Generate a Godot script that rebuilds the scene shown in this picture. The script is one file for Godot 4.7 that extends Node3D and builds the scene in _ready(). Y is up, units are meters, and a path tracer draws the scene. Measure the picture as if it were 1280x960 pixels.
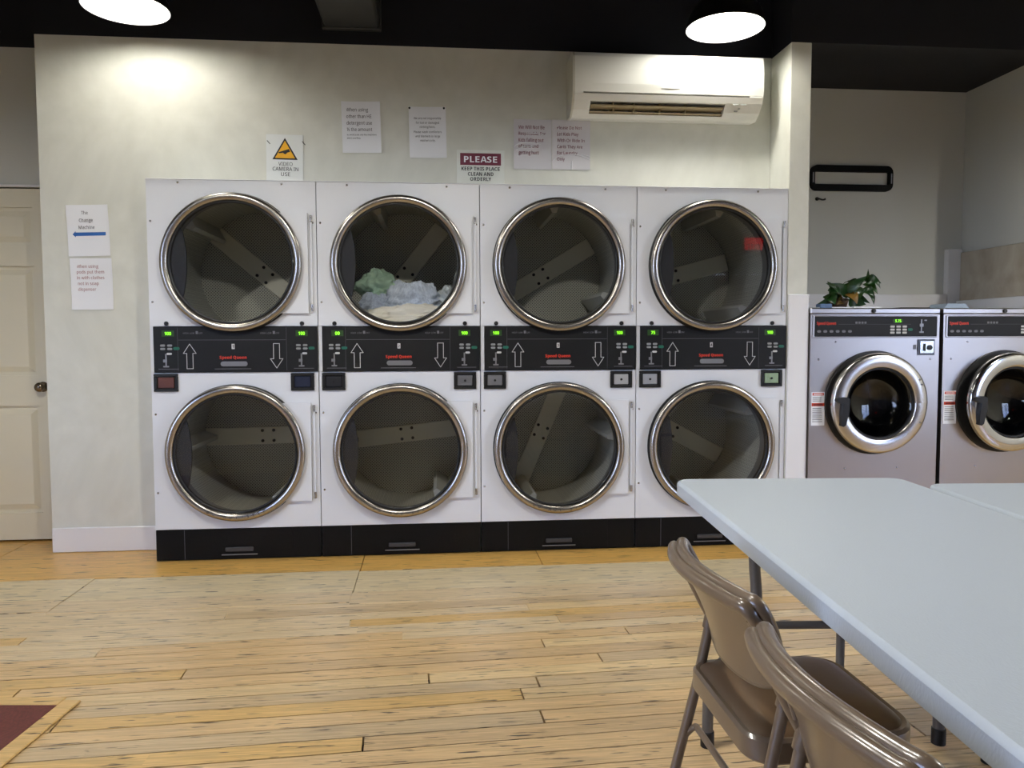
extends Node3D

const W := 0.88            # dryer width
const H := 2.047           # dryer height
const BANDY := 2.864       # height where the white paint ends
const ZW := -0.257         # wall plane behind the dryer tops
var M := {}
var taken := {}
var rng := RandomNumberGenerator.new()
var sans: SystemFont
var unit_box: BoxMesh

# ---------------------------------------------------------------- naming
func numbered(n: String) -> String:
	if not taken.has(n):
		taken[n] = 0
		return n
	taken[n] += 1
	return "%s_%03d" % [n, taken[n]]

func tag(o: Node, label := "", category := "", group := "", kind := "") -> Node:
	if label != "": o.set_meta("label", label)
	if category != "": o.set_meta("category", category)
	if group != "": o.set_meta("group", group)
	if kind != "": o.set_meta("kind", kind)
	return o

func base(called: String, at := Vector3.ZERO, turn := 0.0) -> Node3D:
	var o := Node3D.new()
	o.name = numbered(called)
	add_child(o)
	o.position = at
	o.rotation.y = turn
	return o

func node(called: String, parent: Node, at := Vector3.ZERO) -> Node3D:
	var o := Node3D.new()
	o.name = called
	parent.add_child(o, true)
	o.position = at
	return o

func obj(called: String, st, m: Material, parent: Node = null) -> MeshInstance3D:
	var o := MeshInstance3D.new()
	if st is SurfaceTool:
		st.generate_normals()
		o.mesh = st.commit()
	else:
		o.mesh = st
	o.material_override = m
	if parent == null:
		o.name = numbered(called)
		add_child(o)
	else:
		o.name = called
		parent.add_child(o, true)
	return o

func struct(called: String, st, m: Material, label: String, cat: String) -> MeshInstance3D:
	var o := obj(called, st, m)
	tag(o, label, cat, "", "structure")
	return o

# ---------------------------------------------------------------- materials
func mat(c: Color, rough := 0.5, metal := 0.0, spec := 0.5) -> StandardMaterial3D:
	var m := StandardMaterial3D.new()
	m.albedo_color = c
	m.roughness = rough
	m.metallic = metal
	m.metallic_specular = spec
	return m

func glow(c: Color, e: float) -> StandardMaterial3D:
	var m := mat(c, 0.5)
	m.emission_enabled = true
	m.emission = c
	m.emission_energy_multiplier = e
	return m

func pane(c: Color, a: float) -> StandardMaterial3D:
	var m := mat(Color(c.r, c.g, c.b, a), 0.02)
	m.transparency = BaseMaterial3D.TRANSPARENCY_ALPHA
	return m

func noise_tex(seed_: int, freq: float, lo: Color, hi: Color, size := 512, stretch := Vector2(1, 1), octaves := 4) -> ImageTexture:
	var n := FastNoiseLite.new()
	n.seed = seed_
	n.frequency = freq
	n.noise_type = FastNoiseLite.TYPE_SIMPLEX_SMOOTH
	n.fractal_octaves = octaves
	var im := Image.create(size, size, false, Image.FORMAT_RGB8)
	for y in size:
		for x in size:
			# wrapped on a torus so that the tile repeats without a seam
			var a := TAU * x / size
			var b := TAU * y / size
			var t := 0.5 + 0.5 * n.get_noise_3d(cos(a) * 40 * stretch.x + cos(b) * 17 * stretch.y, sin(a) * 40 * stretch.x, sin(b) * 40 * stretch.y)
			im.set_pixel(x, y, lo.lerp(hi, clampf(t, 0, 1)))
	im.generate_mipmaps()
	return ImageTexture.create_from_image(im)

func wood_tex(seed_: int) -> ImageTexture:
	# long grain along x, dark worn streaks and a few black scars
	var g := FastNoiseLite.new(); g.seed = seed_; g.frequency = 0.02; g.fractal_octaves = 4
	var s := FastNoiseLite.new(); s.seed = seed_ + 7; s.frequency = 0.011; s.fractal_octaves = 5
	var k := FastNoiseLite.new(); k.seed = seed_ + 13; k.frequency = 0.03; k.fractal_octaves = 3
	var w := 1024
	var h := 512
	var im := Image.create(w, h, false, Image.FORMAT_RGB8)
	for y in h:
		for x in w:
			var ring := g.get_noise_2d(x * 0.11 + 8.0 * s.get_noise_2d(x * 0.4, y * 0.6), y * 5.2)
			var fine := g.get_noise_2d(x * 0.5 + 900, y * 16.0)
			var worn := s.get_noise_2d(x * 0.32, y * 1.1 + 300)
			var scar := k.get_noise_2d(x * 0.22 + 50, y * 2.4)
			var v := 0.93 + 0.12 * ring + 0.11 * fine
			var c := Color(v, v * (0.985 + 0.02 * ring), v * (0.96 + 0.06 * ring))
			var wn := smoothstep(0.12, 0.5, worn)
			c = c.lerp(Color(0.82, 0.82, 0.83), wn * 0.5)
			var sc := smoothstep(0.33, 0.50, scar) * smoothstep(-0.1, 0.3, s.get_noise_2d(x * 0.7 + 77, y * 1.7))
			c = c.lerp(Color(0.20, 0.17, 0.15), sc * 0.85)
			im.set_pixel(x, y, c)
	im.generate_mipmaps()
	return ImageTexture.create_from_image(im)

func hole_tex() -> ImageTexture:
	var n := 64
	var im := Image.create(n, n, false, Image.FORMAT_RGB8)
	for y in n:
		for x in n:
			var d := 99.0
			for c in [Vector2(16, 16), Vector2(48, 48)]:
				d = minf(d, Vector2(x - c.x + 0.5, y - c.y + 0.5).length())
			var t := smoothstep(9.5, 12.0, d)
			im.set_pixel(x, y, Color(0.03, 0.03, 0.03).lerp(Color(1, 1, 1), t))
	im.generate_mipmaps()
	return ImageTexture.create_from_image(im)

# ---------------------------------------------------------------- shapes
func mb(smooth := false) -> SurfaceTool:
	var st := SurfaceTool.new()
	st.begin(Mesh.PRIMITIVE_TRIANGLES)
	st.set_smooth_group(0 if smooth else -1)
	return st

func tri(st: SurfaceTool, a: Vector3, b: Vector3, c: Vector3) -> void:
	st.add_vertex(a); st.add_vertex(b); st.add_vertex(c)

func quad(st: SurfaceTool, a: Vector3, b: Vector3, c: Vector3, d: Vector3) -> void:
	tri(st, a, b, c); tri(st, a, c, d)

# box between two corners with chamfered edges
func bx(st: SurfaceTool, lo: Vector3, hi: Vector3, bev := 0.0, t := Transform3D.IDENTITY) -> void:
	var c := (lo + hi) / 2
	var e := (hi - lo) / 2
	bev = minf(bev, minf(e.x, minf(e.y, e.z)) * 0.98)
	st.set_smooth_group(-1)
	var f := func(sx, sy, sz, ax):   # the corner point that lies on the face normal to axis ax
		var p := Vector3(sx * (e.x - bev), sy * (e.y - bev), sz * (e.z - bev))
		p[ax] = [sx * e.x, sy * e.y, sz * e.z][ax]
		return t * (c + p)
	for s in [-1, 1]:
		var X := [f.call(s, -1, -1, 0), f.call(s, 1, -1, 0), f.call(s, 1, 1, 0), f.call(s, -1, 1, 0)]
		var Y := [f.call(-1, s, -1, 1), f.call(-1, s, 1, 1), f.call(1, s, 1, 1), f.call(1, s, -1, 1)]
		var Z := [f.call(-1, -1, s, 2), f.call(1, -1, s, 2), f.call(1, 1, s, 2), f.call(-1, 1, s, 2)]
		for q in [X, Y, Z]:
			if s > 0: quad(st, q[3], q[2], q[1], q[0])
			else: quad(st, q[0], q[1], q[2], q[3])
	if bev <= 0: return
	for a in [-1, 1]:
		for b in [-1, 1]:
			quad(st, f.call(a, b, -1, 0), f.call(a, b, 1, 0), f.call(a, b, 1, 1), f.call(a, b, -1, 1))
			quad(st, f.call(a, -1, b, 0), f.call(a, 1, b, 0), f.call(a, 1, b, 2), f.call(a, -1, b, 2))
			quad(st, f.call(-1, a, b, 1), f.call(1, a, b, 1), f.call(1, a, b, 2), f.call(-1, a, b, 2))
			for d in [-1, 1]:
				tri(st, f.call(a, b, d, 0), f.call(a, b, d, 1), f.call(a, b, d, 2))

func box(lo: Vector3, hi: Vector3, bev := 0.0) -> SurfaceTool:
	var st := mb()
	bx(st, lo, hi, bev)
	return st

# polygon in a plane, pushed along z from z0 to z1
func prism(st: SurfaceTool, poly: PackedVector2Array, z0: float, z1: float, t := Transform3D.IDENTITY) -> void:
	st.set_smooth_group(-1)
	var idx := Geometry2D.triangulate_polygon(poly)
	for i in range(0, idx.size(), 3):
		var a := poly[idx[i]]; var b := poly[idx[i + 1]]; var c := poly[idx[i + 2]]
		tri(st, t * Vector3(a.x, a.y, z1), t * Vector3(c.x, c.y, z1), t * Vector3(b.x, b.y, z1))
		tri(st, t * Vector3(a.x, a.y, z0), t * Vector3(b.x, b.y, z0), t * Vector3(c.x, c.y, z0))
	for i in poly.size():
		var a := poly[i]; var b := poly[(i + 1) % poly.size()]
		quad(st, t * Vector3(a.x, a.y, z0), t * Vector3(b.x, b.y, z0), t * Vector3(b.x, b.y, z1), t * Vector3(a.x, a.y, z1))

# profile of (radius, height) turned about the local z axis
func lathe(st: SurfaceTool, prof: Array, t := Transform3D.IDENTITY, seg := 64, crease := false) -> void:
	for j in prof.size() - 1:
		st.set_smooth_group(j + 1 if crease else 0)
		var p: Vector2 = prof[j]
		var q: Vector2 = prof[j + 1]
		for i in seg:
			var a := TAU * i / seg
			var b := TAU * (i + 1) / seg
			var A := t * Vector3(p.x * cos(a), p.x * sin(a), p.y)
			var B := t * Vector3(p.x * cos(b), p.x * sin(b), p.y)
			var C := t * Vector3(q.x * cos(b), q.x * sin(b), q.y)
			var D := t * Vector3(q.x * cos(a), q.x * sin(a), q.y)
			if p.x > 1e-6: tri(st, A, C, B)
			if q.x > 1e-6: tri(st, A, D, C)

func upright(at: Vector3) -> Transform3D:   # lathe axis points up
	return Transform3D(Basis(Vector3(1, 0, 0), Vector3(0, 0, -1), Vector3(0, 1, 0)), at)

# round bar along a list of points
func tube(st: SurfaceTool, pts: Array, r: float, seg := 10, t := Transform3D.IDENTITY, radii := []) -> void:
	st.set_smooth_group(0)
	var rings := []
	var up := Vector3(0.123, 0.97, 0.21).normalized()
	for i in pts.size():
		var a: Vector3 = pts[maxi(i - 1, 0)]
		var b: Vector3 = pts[mini(i + 1, pts.size() - 1)]
		var d := (b - a).normalized()
		var s := up.cross(d)
		if s.length() < 0.05: s = Vector3(1, 0.1, 0).cross(d)
		s = s.normalized()
		var u := d.cross(s)
		up = u
		var ring := []
		var k_end := 1.0
		if radii.size() > 0: k_end = radii[i] / r
		for k in seg:
			var g := TAU * k / seg
			ring.append(t * (pts[i] + (s * cos(g) + u * sin(g)) * r * k_end))
		rings.append(ring)
	for i in pts.size() - 1:
		for k in seg:
			var k2 := (k + 1) % seg
			quad(st, rings[i][k], rings[i][k2], rings[i + 1][k2], rings[i + 1][k])
	st.set_smooth_group(-1)
	for e in [0, pts.size() - 1]:
		var m: Vector3 = t * pts[e]
		for k in seg:
			var k2 := (k + 1) % seg
			if e == 0: tri(st, m, rings[e][k2], rings[e][k])
			else: tri(st, m, rings[e][k], rings[e][k2])

func bend(pts: Array, n := 6) -> Array:   # smooth curve through points
	var out := []
	for i in pts.size() - 1:
		var p0: Vector3 = pts[maxi(i - 1, 0)]
		var p1: Vector3 = pts[i]
		var p2: Vector3 = pts[i + 1]
		var p3: Vector3 = pts[mini(i + 2, pts.size() - 1)]
		for k in n:
			out.append(p1.cubic_interpolate(p2, p0, p3, float(k) / n))
	out.append(pts[-1])
	return out

# sheet in the xy plane at z0..z1 with one round hole
func holed(st: SurfaceTool, x0: float, x1: float, y0: float, y1: float, c: Vector2, r: float, z0: float, z1: float) -> void:
	st.set_smooth_group(-1)
	var ang := []
	for i in 72: ang.append(TAU * i / 72)
	for q in [Vector2(x0, y0), Vector2(x1, y0), Vector2(x1, y1), Vector2(x0, y1)]:
		ang.append(fposmod((q - c).angle(), TAU))
	ang.sort()
	for i in ang.size():
		var pp := []
		for a in [ang[i], ang[(i + 1) % ang.size()]]:
			var d := Vector2(cos(a), sin(a))
			var k := INF
			if d.x > 1e-9: k = minf(k, (x1 - c.x) / d.x)
			if d.x < -1e-9: k = minf(k, (x0 - c.x) / d.x)
			if d.y > 1e-9: k = minf(k, (y1 - c.y) / d.y)
			if d.y < -1e-9: k = minf(k, (y0 - c.y) / d.y)
			pp.append(c + d * r)
			pp.append(c + d * k)
		var v := func(p, z): return Vector3(p.x, p.y, z)
		quad(st, v.call(pp[0], z1), v.call(pp[2], z1), v.call(pp[3], z1), v.call(pp[1], z1))
		quad(st, v.call(pp[0], z0), v.call(pp[1], z0), v.call(pp[3], z0), v.call(pp[2], z0))
		quad(st, v.call(pp[0], z0), v.call(pp[2], z0), v.call(pp[2], z1), v.call(pp[0], z1))
		quad(st, v.call(pp[1], z0), v.call(pp[1], z1), v.call(pp[3], z1), v.call(pp[3], z0))

# thin raised lettering; centred on `at`, `w` metres wide (or `h` cap height if w is 0), facing +z
func write(txt: String, parent: Node, at: Vector3, w: float, h: float, m: Material, bold := false, align_left := false, called := "lettering") -> MeshInstance3D:
	var tm := TextMesh.new()
	var f := SystemFont.new()
	f.font_names = PackedStringArray(["Droid Sans"])
	tm.font = f
	if bold: f.font_weight = 700
	tm.font_size = 24
	tm.pixel_size = 0.01
	tm.depth = 0.04
	tm.curve_step = 2.0
	tm.text = txt
	tm.material = m
	var bb := tm.get_aabb()
	var sy := h / 0.175
	var sx := (w / bb.size.x) if w > 0 else sy
	var o := MeshInstance3D.new()
	o.name = called
	o.mesh = tm
	parent.add_child(o, true)
	o.scale = Vector3(sx, sy, 0.015)
	var mid := bb.get_center()
	o.position = at - Vector3((bb.position.x if align_left else mid.x) * sx, 0, 0)
	o.position.y = at.y - (0.0875 * sy + _baseline(tm) * sy)
	return o

func _baseline(tm: TextMesh) -> float:
	# the mesh is centred on its line box: find where the capitals stand
	var t := TextMesh.new()
	t.font = tm.font; t.font_size = tm.font_size; t.pixel_size = tm.pixel_size; t.depth = tm.depth; t.text = "H"
	return t.get_aabb().position.y

# ================================================================ scene
func _ready() -> void:
	rng.seed = 4
	# ---- camera
	var cam := Camera3D.new()
	cam.name = "camera"
	var ya := 0.0954; var pi_ := 0.0571; var ro := -0.0029
	var fwd := Vector3(sin(ya), 0, -cos(ya)); var rt := Vector3(cos(ya), 0, sin(ya))
	var f2 := fwd * cos(pi_) - Vector3.UP * sin(pi_)
	var u2 := Vector3.UP * cos(pi_) + fwd * sin(pi_)
	var r3 := rt * cos(ro) + u2 * sin(ro)
	var u3 := u2 * cos(ro) - rt * sin(ro)
	add_child(cam)
	cam.transform = Transform3D(Basis(r3, u3, -f2), Vector3(1.5254, 1.1935, 4.2864))
	cam.fov = rad_to_deg(2 * atan(480.0 / 966.77))
	cam.near = 0.05
	cam.current = true
	# ---- sky and exposure
	var we := WorldEnvironment.new()
	we.name = "environment"
	var env := Environment.new()
	env.background_mode = Environment.BG_SKY
	var sky := Sky.new()
	var sm := ProceduralSkyMaterial.new()
	sm.sky_top_color = Color(0.50, 0.58, 0.78)
	sm.sky_horizon_color = Color(0.68, 0.74, 0.85)
	sm.ground_bottom_color = Color(0.25, 0.25, 0.27)
	sm.ground_horizon_color = Color(0.45, 0.48, 0.55)
	sm.sky_energy_multiplier = 3.4
	sky.sky_material = sm
	env.sky = sky
	env.tonemap_mode = Environment.TONE_MAPPER_LINEAR
	env.tonemap_exposure = 1.12
	env.sdfgi_enabled = true
	env.ssao_enabled = true
	env.ssil_enabled = true
	we.environment = env
	add_child(we)

	materials()
	shell()
	floor_boards()
	lamps()
	dryers()
	washers()
	tables()
	chairs()
	air_conditioner()
	signs()
	alcove_things()
	behind_the_camera()

func materials() -> void:
	unit_box = BoxMesh.new()
	unit_box.size = Vector3.ONE
	M.wall = mat(Color(0.90, 0.90, 0.86), 0.75)
	M.wall.albedo_texture = noise_tex(3, 0.05, Color(0.93, 0.93, 0.92), Color(1, 1, 1), 256)
	M.wall.uv1_triplanar = true; M.wall.uv1_world_triplanar = true; M.wall.uv1_scale = Vector3(0.6, 0.6, 0.6)
	M.grey_wall = mat(Color(0.84, 0.84, 0.81), 0.8)
	M.black = mat(Color(0.055, 0.062, 0.10), 0.7)
	M.door = mat(Color(0.91, 0.88, 0.78), 0.45)
	M.trim = mat(Color(0.93, 0.925, 0.925), 0.45)
	M.enamel = mat(Color(0.89, 0.895, 0.905), 0.38)
	M.enamel.clearcoat_enabled = true; M.enamel.clearcoat = 0.3; M.enamel.clearcoat_roughness = 0.25
	M.steel = mat(Color(0.70, 0.675, 0.645), 0.27, 1.0)
	M.washer_steel = mat(Color(0.70, 0.675, 0.66), 0.33, 1.0)
	M.washer_ring = mat(Color(0.80, 0.785, 0.775), 0.25, 1.0)
	M.chrome = mat(Color(0.80, 0.80, 0.81), 0.12, 1.0)
	M.rubber = mat(Color(0.03, 0.03, 0.033), 0.5)
	M.panel = mat(Color(0.055, 0.055, 0.063), 0.5, 0.0, 0.4)
	M.panel_line = mat(Color(0.30, 0.30, 0.32), 0.5)
	M.kick = mat(Color(0.035, 0.034, 0.034), 0.55, 0.0, 0.3)
	M.print_white = mat(Color(0.78, 0.78, 0.78), 0.5)
	M.button = mat(Color(0.56, 0.57, 0.57), 0.5)
	M.print_grey = mat(Color(0.42, 0.42, 0.44), 0.5)
	M.print_red = mat(Color(0.85, 0.22, 0.12), 0.5)
	M.print_green = mat(Color(0.05, 0.38, 0.30), 0.5)
	M.seg = glow(Color(0.55, 1.0, 0.15), 1.1)
	M.display = glow(Color(0.08, 0.20, 0.02), 0.5)
	M.handle = mat(Color(0.55, 0.55, 0.56), 0.4, 0.6)
	M.glass = pane(Color(0.015, 0.018, 0.02), 0.05)
	M.navy = mat(Color(0.06, 0.065, 0.085), 0.6)
	M.drum = mat(Color(0.74, 0.74, 0.70), 0.45, 0.25)
	M.drum_back = mat(Color(0.76, 0.76, 0.71), 0.45, 0.2)
	M.drum_back.albedo_texture = hole_tex()
	M.drum_back.uv1_triplanar = true
	M.drum_back.uv1_scale = Vector3(55, 55, 55)
	M.bar = mat(Color(0.92, 0.91, 0.84), 0.42, 0.15)
	M.paper = mat(Color(0.94, 0.945, 0.955), 0.6)
	M.ink = mat(Color(0.16, 0.16, 0.18), 0.7)
	M.ink_soft = mat(Color(0.36, 0.34, 0.36), 0.7)
	M.ink_red = mat(Color(0.52, 0.22, 0.28), 0.7)
	M.ink_pink = mat(Color(0.66, 0.47, 0.47), 0.7)
	M.blue_ink = mat(Color(0.16, 0.38, 0.66), 0.6)
	M.maroon = mat(Color(0.42, 0.06, 0.20), 0.5)
	M.yellow = mat(Color(0.95, 0.70, 0.10), 0.5)
	M.film_glare = pane(Color(0.95, 0.95, 0.95), 0.15)
	M.plastic = mat(Color(0.90, 0.90, 0.87), 0.35)
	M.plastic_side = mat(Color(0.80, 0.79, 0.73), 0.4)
	M.vane = mat(Color(0.66, 0.60, 0.47), 0.5)
	M.table = mat(Color(0.745, 0.775, 0.80), 0.42)
	M.table.heightmap_enabled = true
	M.table.heightmap_texture = noise_tex(21, 0.12, Color.BLACK, Color.WHITE, 256)
	M.table.heightmap_scale = 0.06
	M.table.uv1_triplanar = true; M.table.uv1_scale = Vector3(6, 6, 6)
	M.table_leg = mat(Color(0.38, 0.365, 0.345), 0.4, 0.2)
	M.taupe = mat(Color(0.43, 0.36, 0.285), 0.3)
	M.taupe.clearcoat_enabled = true; M.taupe.clearcoat = 0.6; M.taupe.clearcoat_roughness = 0.12
	M.vinyl = mat(Color(0.365, 0.275, 0.18), 0.38)
	M.mat_red = mat(Color(0.44, 0.22, 0.18), 0.8)
	M.mat_red.albedo_texture = noise_tex(31, 0.09, Color(0.7, 0.7, 0.7), Color(1, 1, 1), 256)
	M.mat_red.uv1_triplanar = true; M.mat_red.uv1_scale = Vector3(4, 4, 4)
	M.exit = glow(Color(1.0, 0.06, 0.06), 3.0)
	M.gloss_black = mat(Color(0.02, 0.022, 0.03), 0.65, 0.0, 0.3)
	M.leaf = mat(Color(0.07, 0.20, 0.06), 0.35)
	M.leaf2 = mat(Color(0.12, 0.27, 0.07), 0.35)
	M.leaf_old = mat(Color(0.45, 0.33, 0.10), 0.5)
	for k in ["leaf", "leaf2", "leaf_old"]:
		M[k].backlight_enabled = true
		M[k].backlight = Color(0.1, 0.2, 0.05)
		M[k].cull_mode = BaseMaterial3D.CULL_DISABLED
	M.board = mat(Color(0.80, 0.78, 0.73), 0.4)
	M.board.albedo_texture = noise_tex(41, 0.018, Color(0.80, 0.74, 0.69), Color(1.0, 1.0, 0.98), 256)
	M.board.uv1_triplanar = true; M.board.uv1_scale = Vector3(1.6, 1.6, 1.6)
	M.green_cloth = mat(Color(0.74, 0.86, 0.75), 0.9)
	M.blue_cloth = mat(Color(0.90, 0.93, 0.97), 0.9)
	M.blue_cloth.albedo_texture = noise_tex(51, 0.10, Color(0.70, 0.72, 0.76), Color(1.15, 1.15, 1.15), 256)
	M.blue_cloth.uv1_triplanar = true; M.blue_cloth.uv1_scale = Vector3(3, 3, 3)
	M.cream_cloth = mat(Color(0.97, 0.945, 0.88), 0.9)
	M.grey_cloth = mat(Color(0.78, 0.80, 0.80), 0.9)

func shell() -> void:
	var st := box(Vector3(-3.1, -0.2, -1.3), Vector3(7.3, -0.03, 7.3))
	struct("floor", st, mat(Color(0.10, 0.07, 0.05), 0.9), "worn pine board floor of the whole laundry room", "floor")
	st = mb()
	bx(st, Vector3(-3.1, 3.6, -1.3), Vector3(7.3, 3.75, 7.3))
	struct("ceiling", st, M.black, "black painted ceiling high above the lamps", "ceiling")
	# wall behind the dryers: white up to the band, black above
	st = mb()
	bx(st, Vector3(-0.65, 0, -0.42), Vector3(-0.004, BANDY, ZW))
	bx(st, Vector3(-0.004, H + 0.004, -0.357), Vector3(3.52, BANDY, ZW))
	struct("wall_back", st, M.wall, "off-white wall above and beside the row of dryers", "wall")
	st = mb()
	bx(st, Vector3(-0.65, BANDY, -0.42), Vector3(3.52, 3.6, ZW))
	struct("wall_back_upper", st, M.black, "black painted wall strip above the off-white dryer wall", "wall")
	# recessed wall with the door
	st = mb()
	bx(st, Vector3(-3.1, 2.10, -0.65), Vector3(-0.65, 2.88, -0.513))
	bx(st, Vector3(-3.1, 0, -0.65), Vector3(-1.62, 2.10, -0.513))
	bx(st, Vector3(-0.72, 0, -0.65), Vector3(-0.65, 2.10, -0.513))
	struct("wall_door_side", st, M.grey_wall, "beige recessed wall around the panelled door", "wall")
	st = mb()
	bx(st, Vector3(-3.1, 2.88, -0.65), Vector3(-0.65, 3.6, -0.513))
	struct("wall_door_side_upper", st, M.black, "black painted wall strip above the panelled door", "wall")
	# pillar between the dryers and the washers
	struct("wall_pillar", box(Vector3(3.522, 0, -1.0), Vector3(3.643, BANDY, 0), 0.003), M.wall, "narrow off-white pillar between the dryers and the washers", "pillar")
	struct("wall_pillar_upper", box(Vector3(3.522, BANDY, -1.0), Vector3(3.643, 3.6, 0)), M.black, "black painted top of the pillar beside the washers", "pillar")
	struct("trim_1", box(Vector3(3.526, 0, 0.001), Vector3(3.648, 1.449, 0.014), 0.003), M.trim, "white cover board on the lower front of the pillar", "trim")
	# alcove of the washers
	struct("wall_alcove_back", box(Vector3(3.643, 0, -1.1), Vector3(5.26, 2.93, -0.96)), M.grey_wall, "grey rear wall of the alcove behind the washers", "wall")
	struct("wall_alcove_side", box(Vector3(5.26, 0, -1.1), Vector3(5.40, 2.93, 0.0)), M.grey_wall, "grey side wall of the washer alcove with stained board", "wall")
	struct("ceiling_alcove", box(Vector3(3.643, 2.93, -1.1), Vector3(5.40, 3.05, -0.10)), M.black, "black ceiling of the washer alcove", "ceiling")
	struct("wall_header", box(Vector3(3.643, BANDY, -0.10), Vector3(7.2, 3.6, 0)), M.black, "black header wall above the washer alcove", "wall")
	struct("wall_beside_washers", box(Vector3(5.40, 0, -0.10), Vector3(7.2, BANDY, 0)), M.wall, "off-white wall beyond the washer alcove", "wall")
	struct("trim_2", box(Vector3(3.645, 1.36, -0.959), Vector3(5.12, 1.506, -0.90), 0.004), M.trim, "white ledge board running behind the washers", "trim")
	struct("trim_3", box(Vector3(5.128, 1.36, -0.959), Vector3(5.235, 1.827, -0.91), 0.004), M.trim, "short upright white board in the alcove corner", "trim")
	struct("trim_4", box(Vector3(5.215, 1.46, -0.905), Vector3(5.259, 1.80, -0.01), 0.004), M.board, "pale stained splash board on the alcove side wall", "board")
	struct("trim_5", box(Vector3(5.19, 1.36, -0.905), Vector3(5.259, 1.46, -0.01), 0.004), M.trim, "low white rail under the stained splash board", "trim")
	# service space behind, side and rear walls
	struct("wall_service", box(Vector3(-3.1, 0, -1.3), Vector3(5.40, 3.6, -1.18)), M.wall, "wall of the service space behind the dryers", "wall")
	st = mb()   # right wall with another shop window
	bx(st, Vector3(7.2, 0, -0.1), Vector3(7.35, 3.6, 3.4))
	bx(st, Vector3(7.2, 0, 5.8), Vector3(7.35, 3.6, 7.3))
	bx(st, Vector3(7.2, 0, 3.4), Vector3(7.35, 0.8, 5.8))
	bx(st, Vector3(7.2, 2.6, 3.4), Vector3(7.35, 3.6, 5.8))
	struct("wall_right", st, M.wall, "off-white side wall mirrored in the steel washers", "wall")
	var w2 := node_struct("window_2", Vector3(7.26, 0.8, 3.4), "shop window mirrored in the steel washer doors", "window")
	st = mb()
	for b in [[0, 0, 2.4, 0.05], [0, 1.75, 2.4, 1.8], [0, 0, 0.05, 1.8], [2.35, 0, 2.4, 1.8], [1.175, 0, 1.225, 1.8]]:
		bx(st, Vector3(-0.03, b[1], b[0]), Vector3(0.03, b[3], b[2]), 0.004)
	obj("window_frame", st, M.gloss_black, w2)
	for k in 2:
		obj("pane", box(Vector3(-0.004, 0.05, 0.05 + 1.175 * k), Vector3(0.0, 1.75, 1.175 + 1.175 * k)), pane(Color(1, 1, 1), 0.03), w2)
	st = mb()   # left wall with the shop window
	bx(st, Vector3(-3.1, 0, -1.3), Vector3(-2.95, 3.6, 3.2))
	bx(st, Vector3(-3.1, 0, 6.4), Vector3(-2.95, 3.6, 7.3))
	bx(st, Vector3(-3.1, 0, 3.2), Vector3(-2.95, 0.7, 6.4))
	bx(st, Vector3(-3.1, 2.7, 3.2), Vector3(-2.95, 3.6, 6.4))
	struct("wall_left", st, M.wall, "off-white side wall with the shop window", "wall")
	var w := node_struct("window_1", Vector3(-3.02, 0.7, 3.2), "shop window letting daylight in from the street", "window")
	st = mb()
	for b in [[0, 0, 3.2, 0.05], [0, 1.95, 3.2, 2.0], [0, 0, 0.05, 2.0], [3.15, 0, 3.2, 2.0], [1.575, 0, 1.625, 2.0]]:
		bx(st, Vector3(-0.03, b[1], b[0]), Vector3(0.03, b[3], b[2]), 0.004)
	obj("window_frame", st, M.gloss_black, w)
	for k in 2:
		obj("pane", box(Vector3(-0.004, 0.05, 0.05 + 1.575 * k), Vector3(0.0, 1.95, 1.575 + 1.575 * k)), pane(Color(1, 1, 1), 0.03), w)
	st = mb()   # rear wall with the glazed door opening
	bx(st, Vector3(-3.1, 0, 7.15), Vector3(5.56, 3.6, 7.3))
	bx(st, Vector3(6.52, 0, 7.15), Vector3(7.3, 3.6, 7.3))
	bx(st, Vector3(5.56, 2.33, 7.15), Vector3(6.52, 3.6, 7.3))
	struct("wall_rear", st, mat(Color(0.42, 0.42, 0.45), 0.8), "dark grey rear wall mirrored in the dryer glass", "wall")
	# baseboard on the left wall stub
	struct("baseboard_back", box(Vector3(-0.648, 0, ZW), Vector3(-0.008, 0.14, ZW + 0.014), 0.004), M.trim, "tall white baseboard between the door and the dryers", "baseboard")
	# six-panel door
	var d := node_struct("door_1", Vector3(-1.61, 0.012, -0.56), "cream six-panel door with a round metal knob", "door")
	var dw := 0.885
	var cols := [[0.10, 0.40], [0.485, 0.785]]
	var rows := [[0.16, 0.80], [0.98, 1.62], [1.74, 1.96]]
	st = mb()
	var ys := [0.0, 0.16, 0.80, 0.98, 1.62, 1.74, 1.96, 2.068]
	for i in range(0, 8, 2): bx(st, Vector3(0, ys[i], 0), Vector3(dw, ys[i + 1], 0.036))
	for r in rows:
		bx(st, Vector3(0, r[0], 0), Vector3(0.10, r[1], 0.036))
		bx(st, Vector3(0.40, r[0], 0), Vector3(0.485, r[1], 0.036))
		bx(st, Vector3(0.785, r[0], 0), Vector3(dw, r[1], 0.036))
	obj("door_slab", st, M.door, d)
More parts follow.
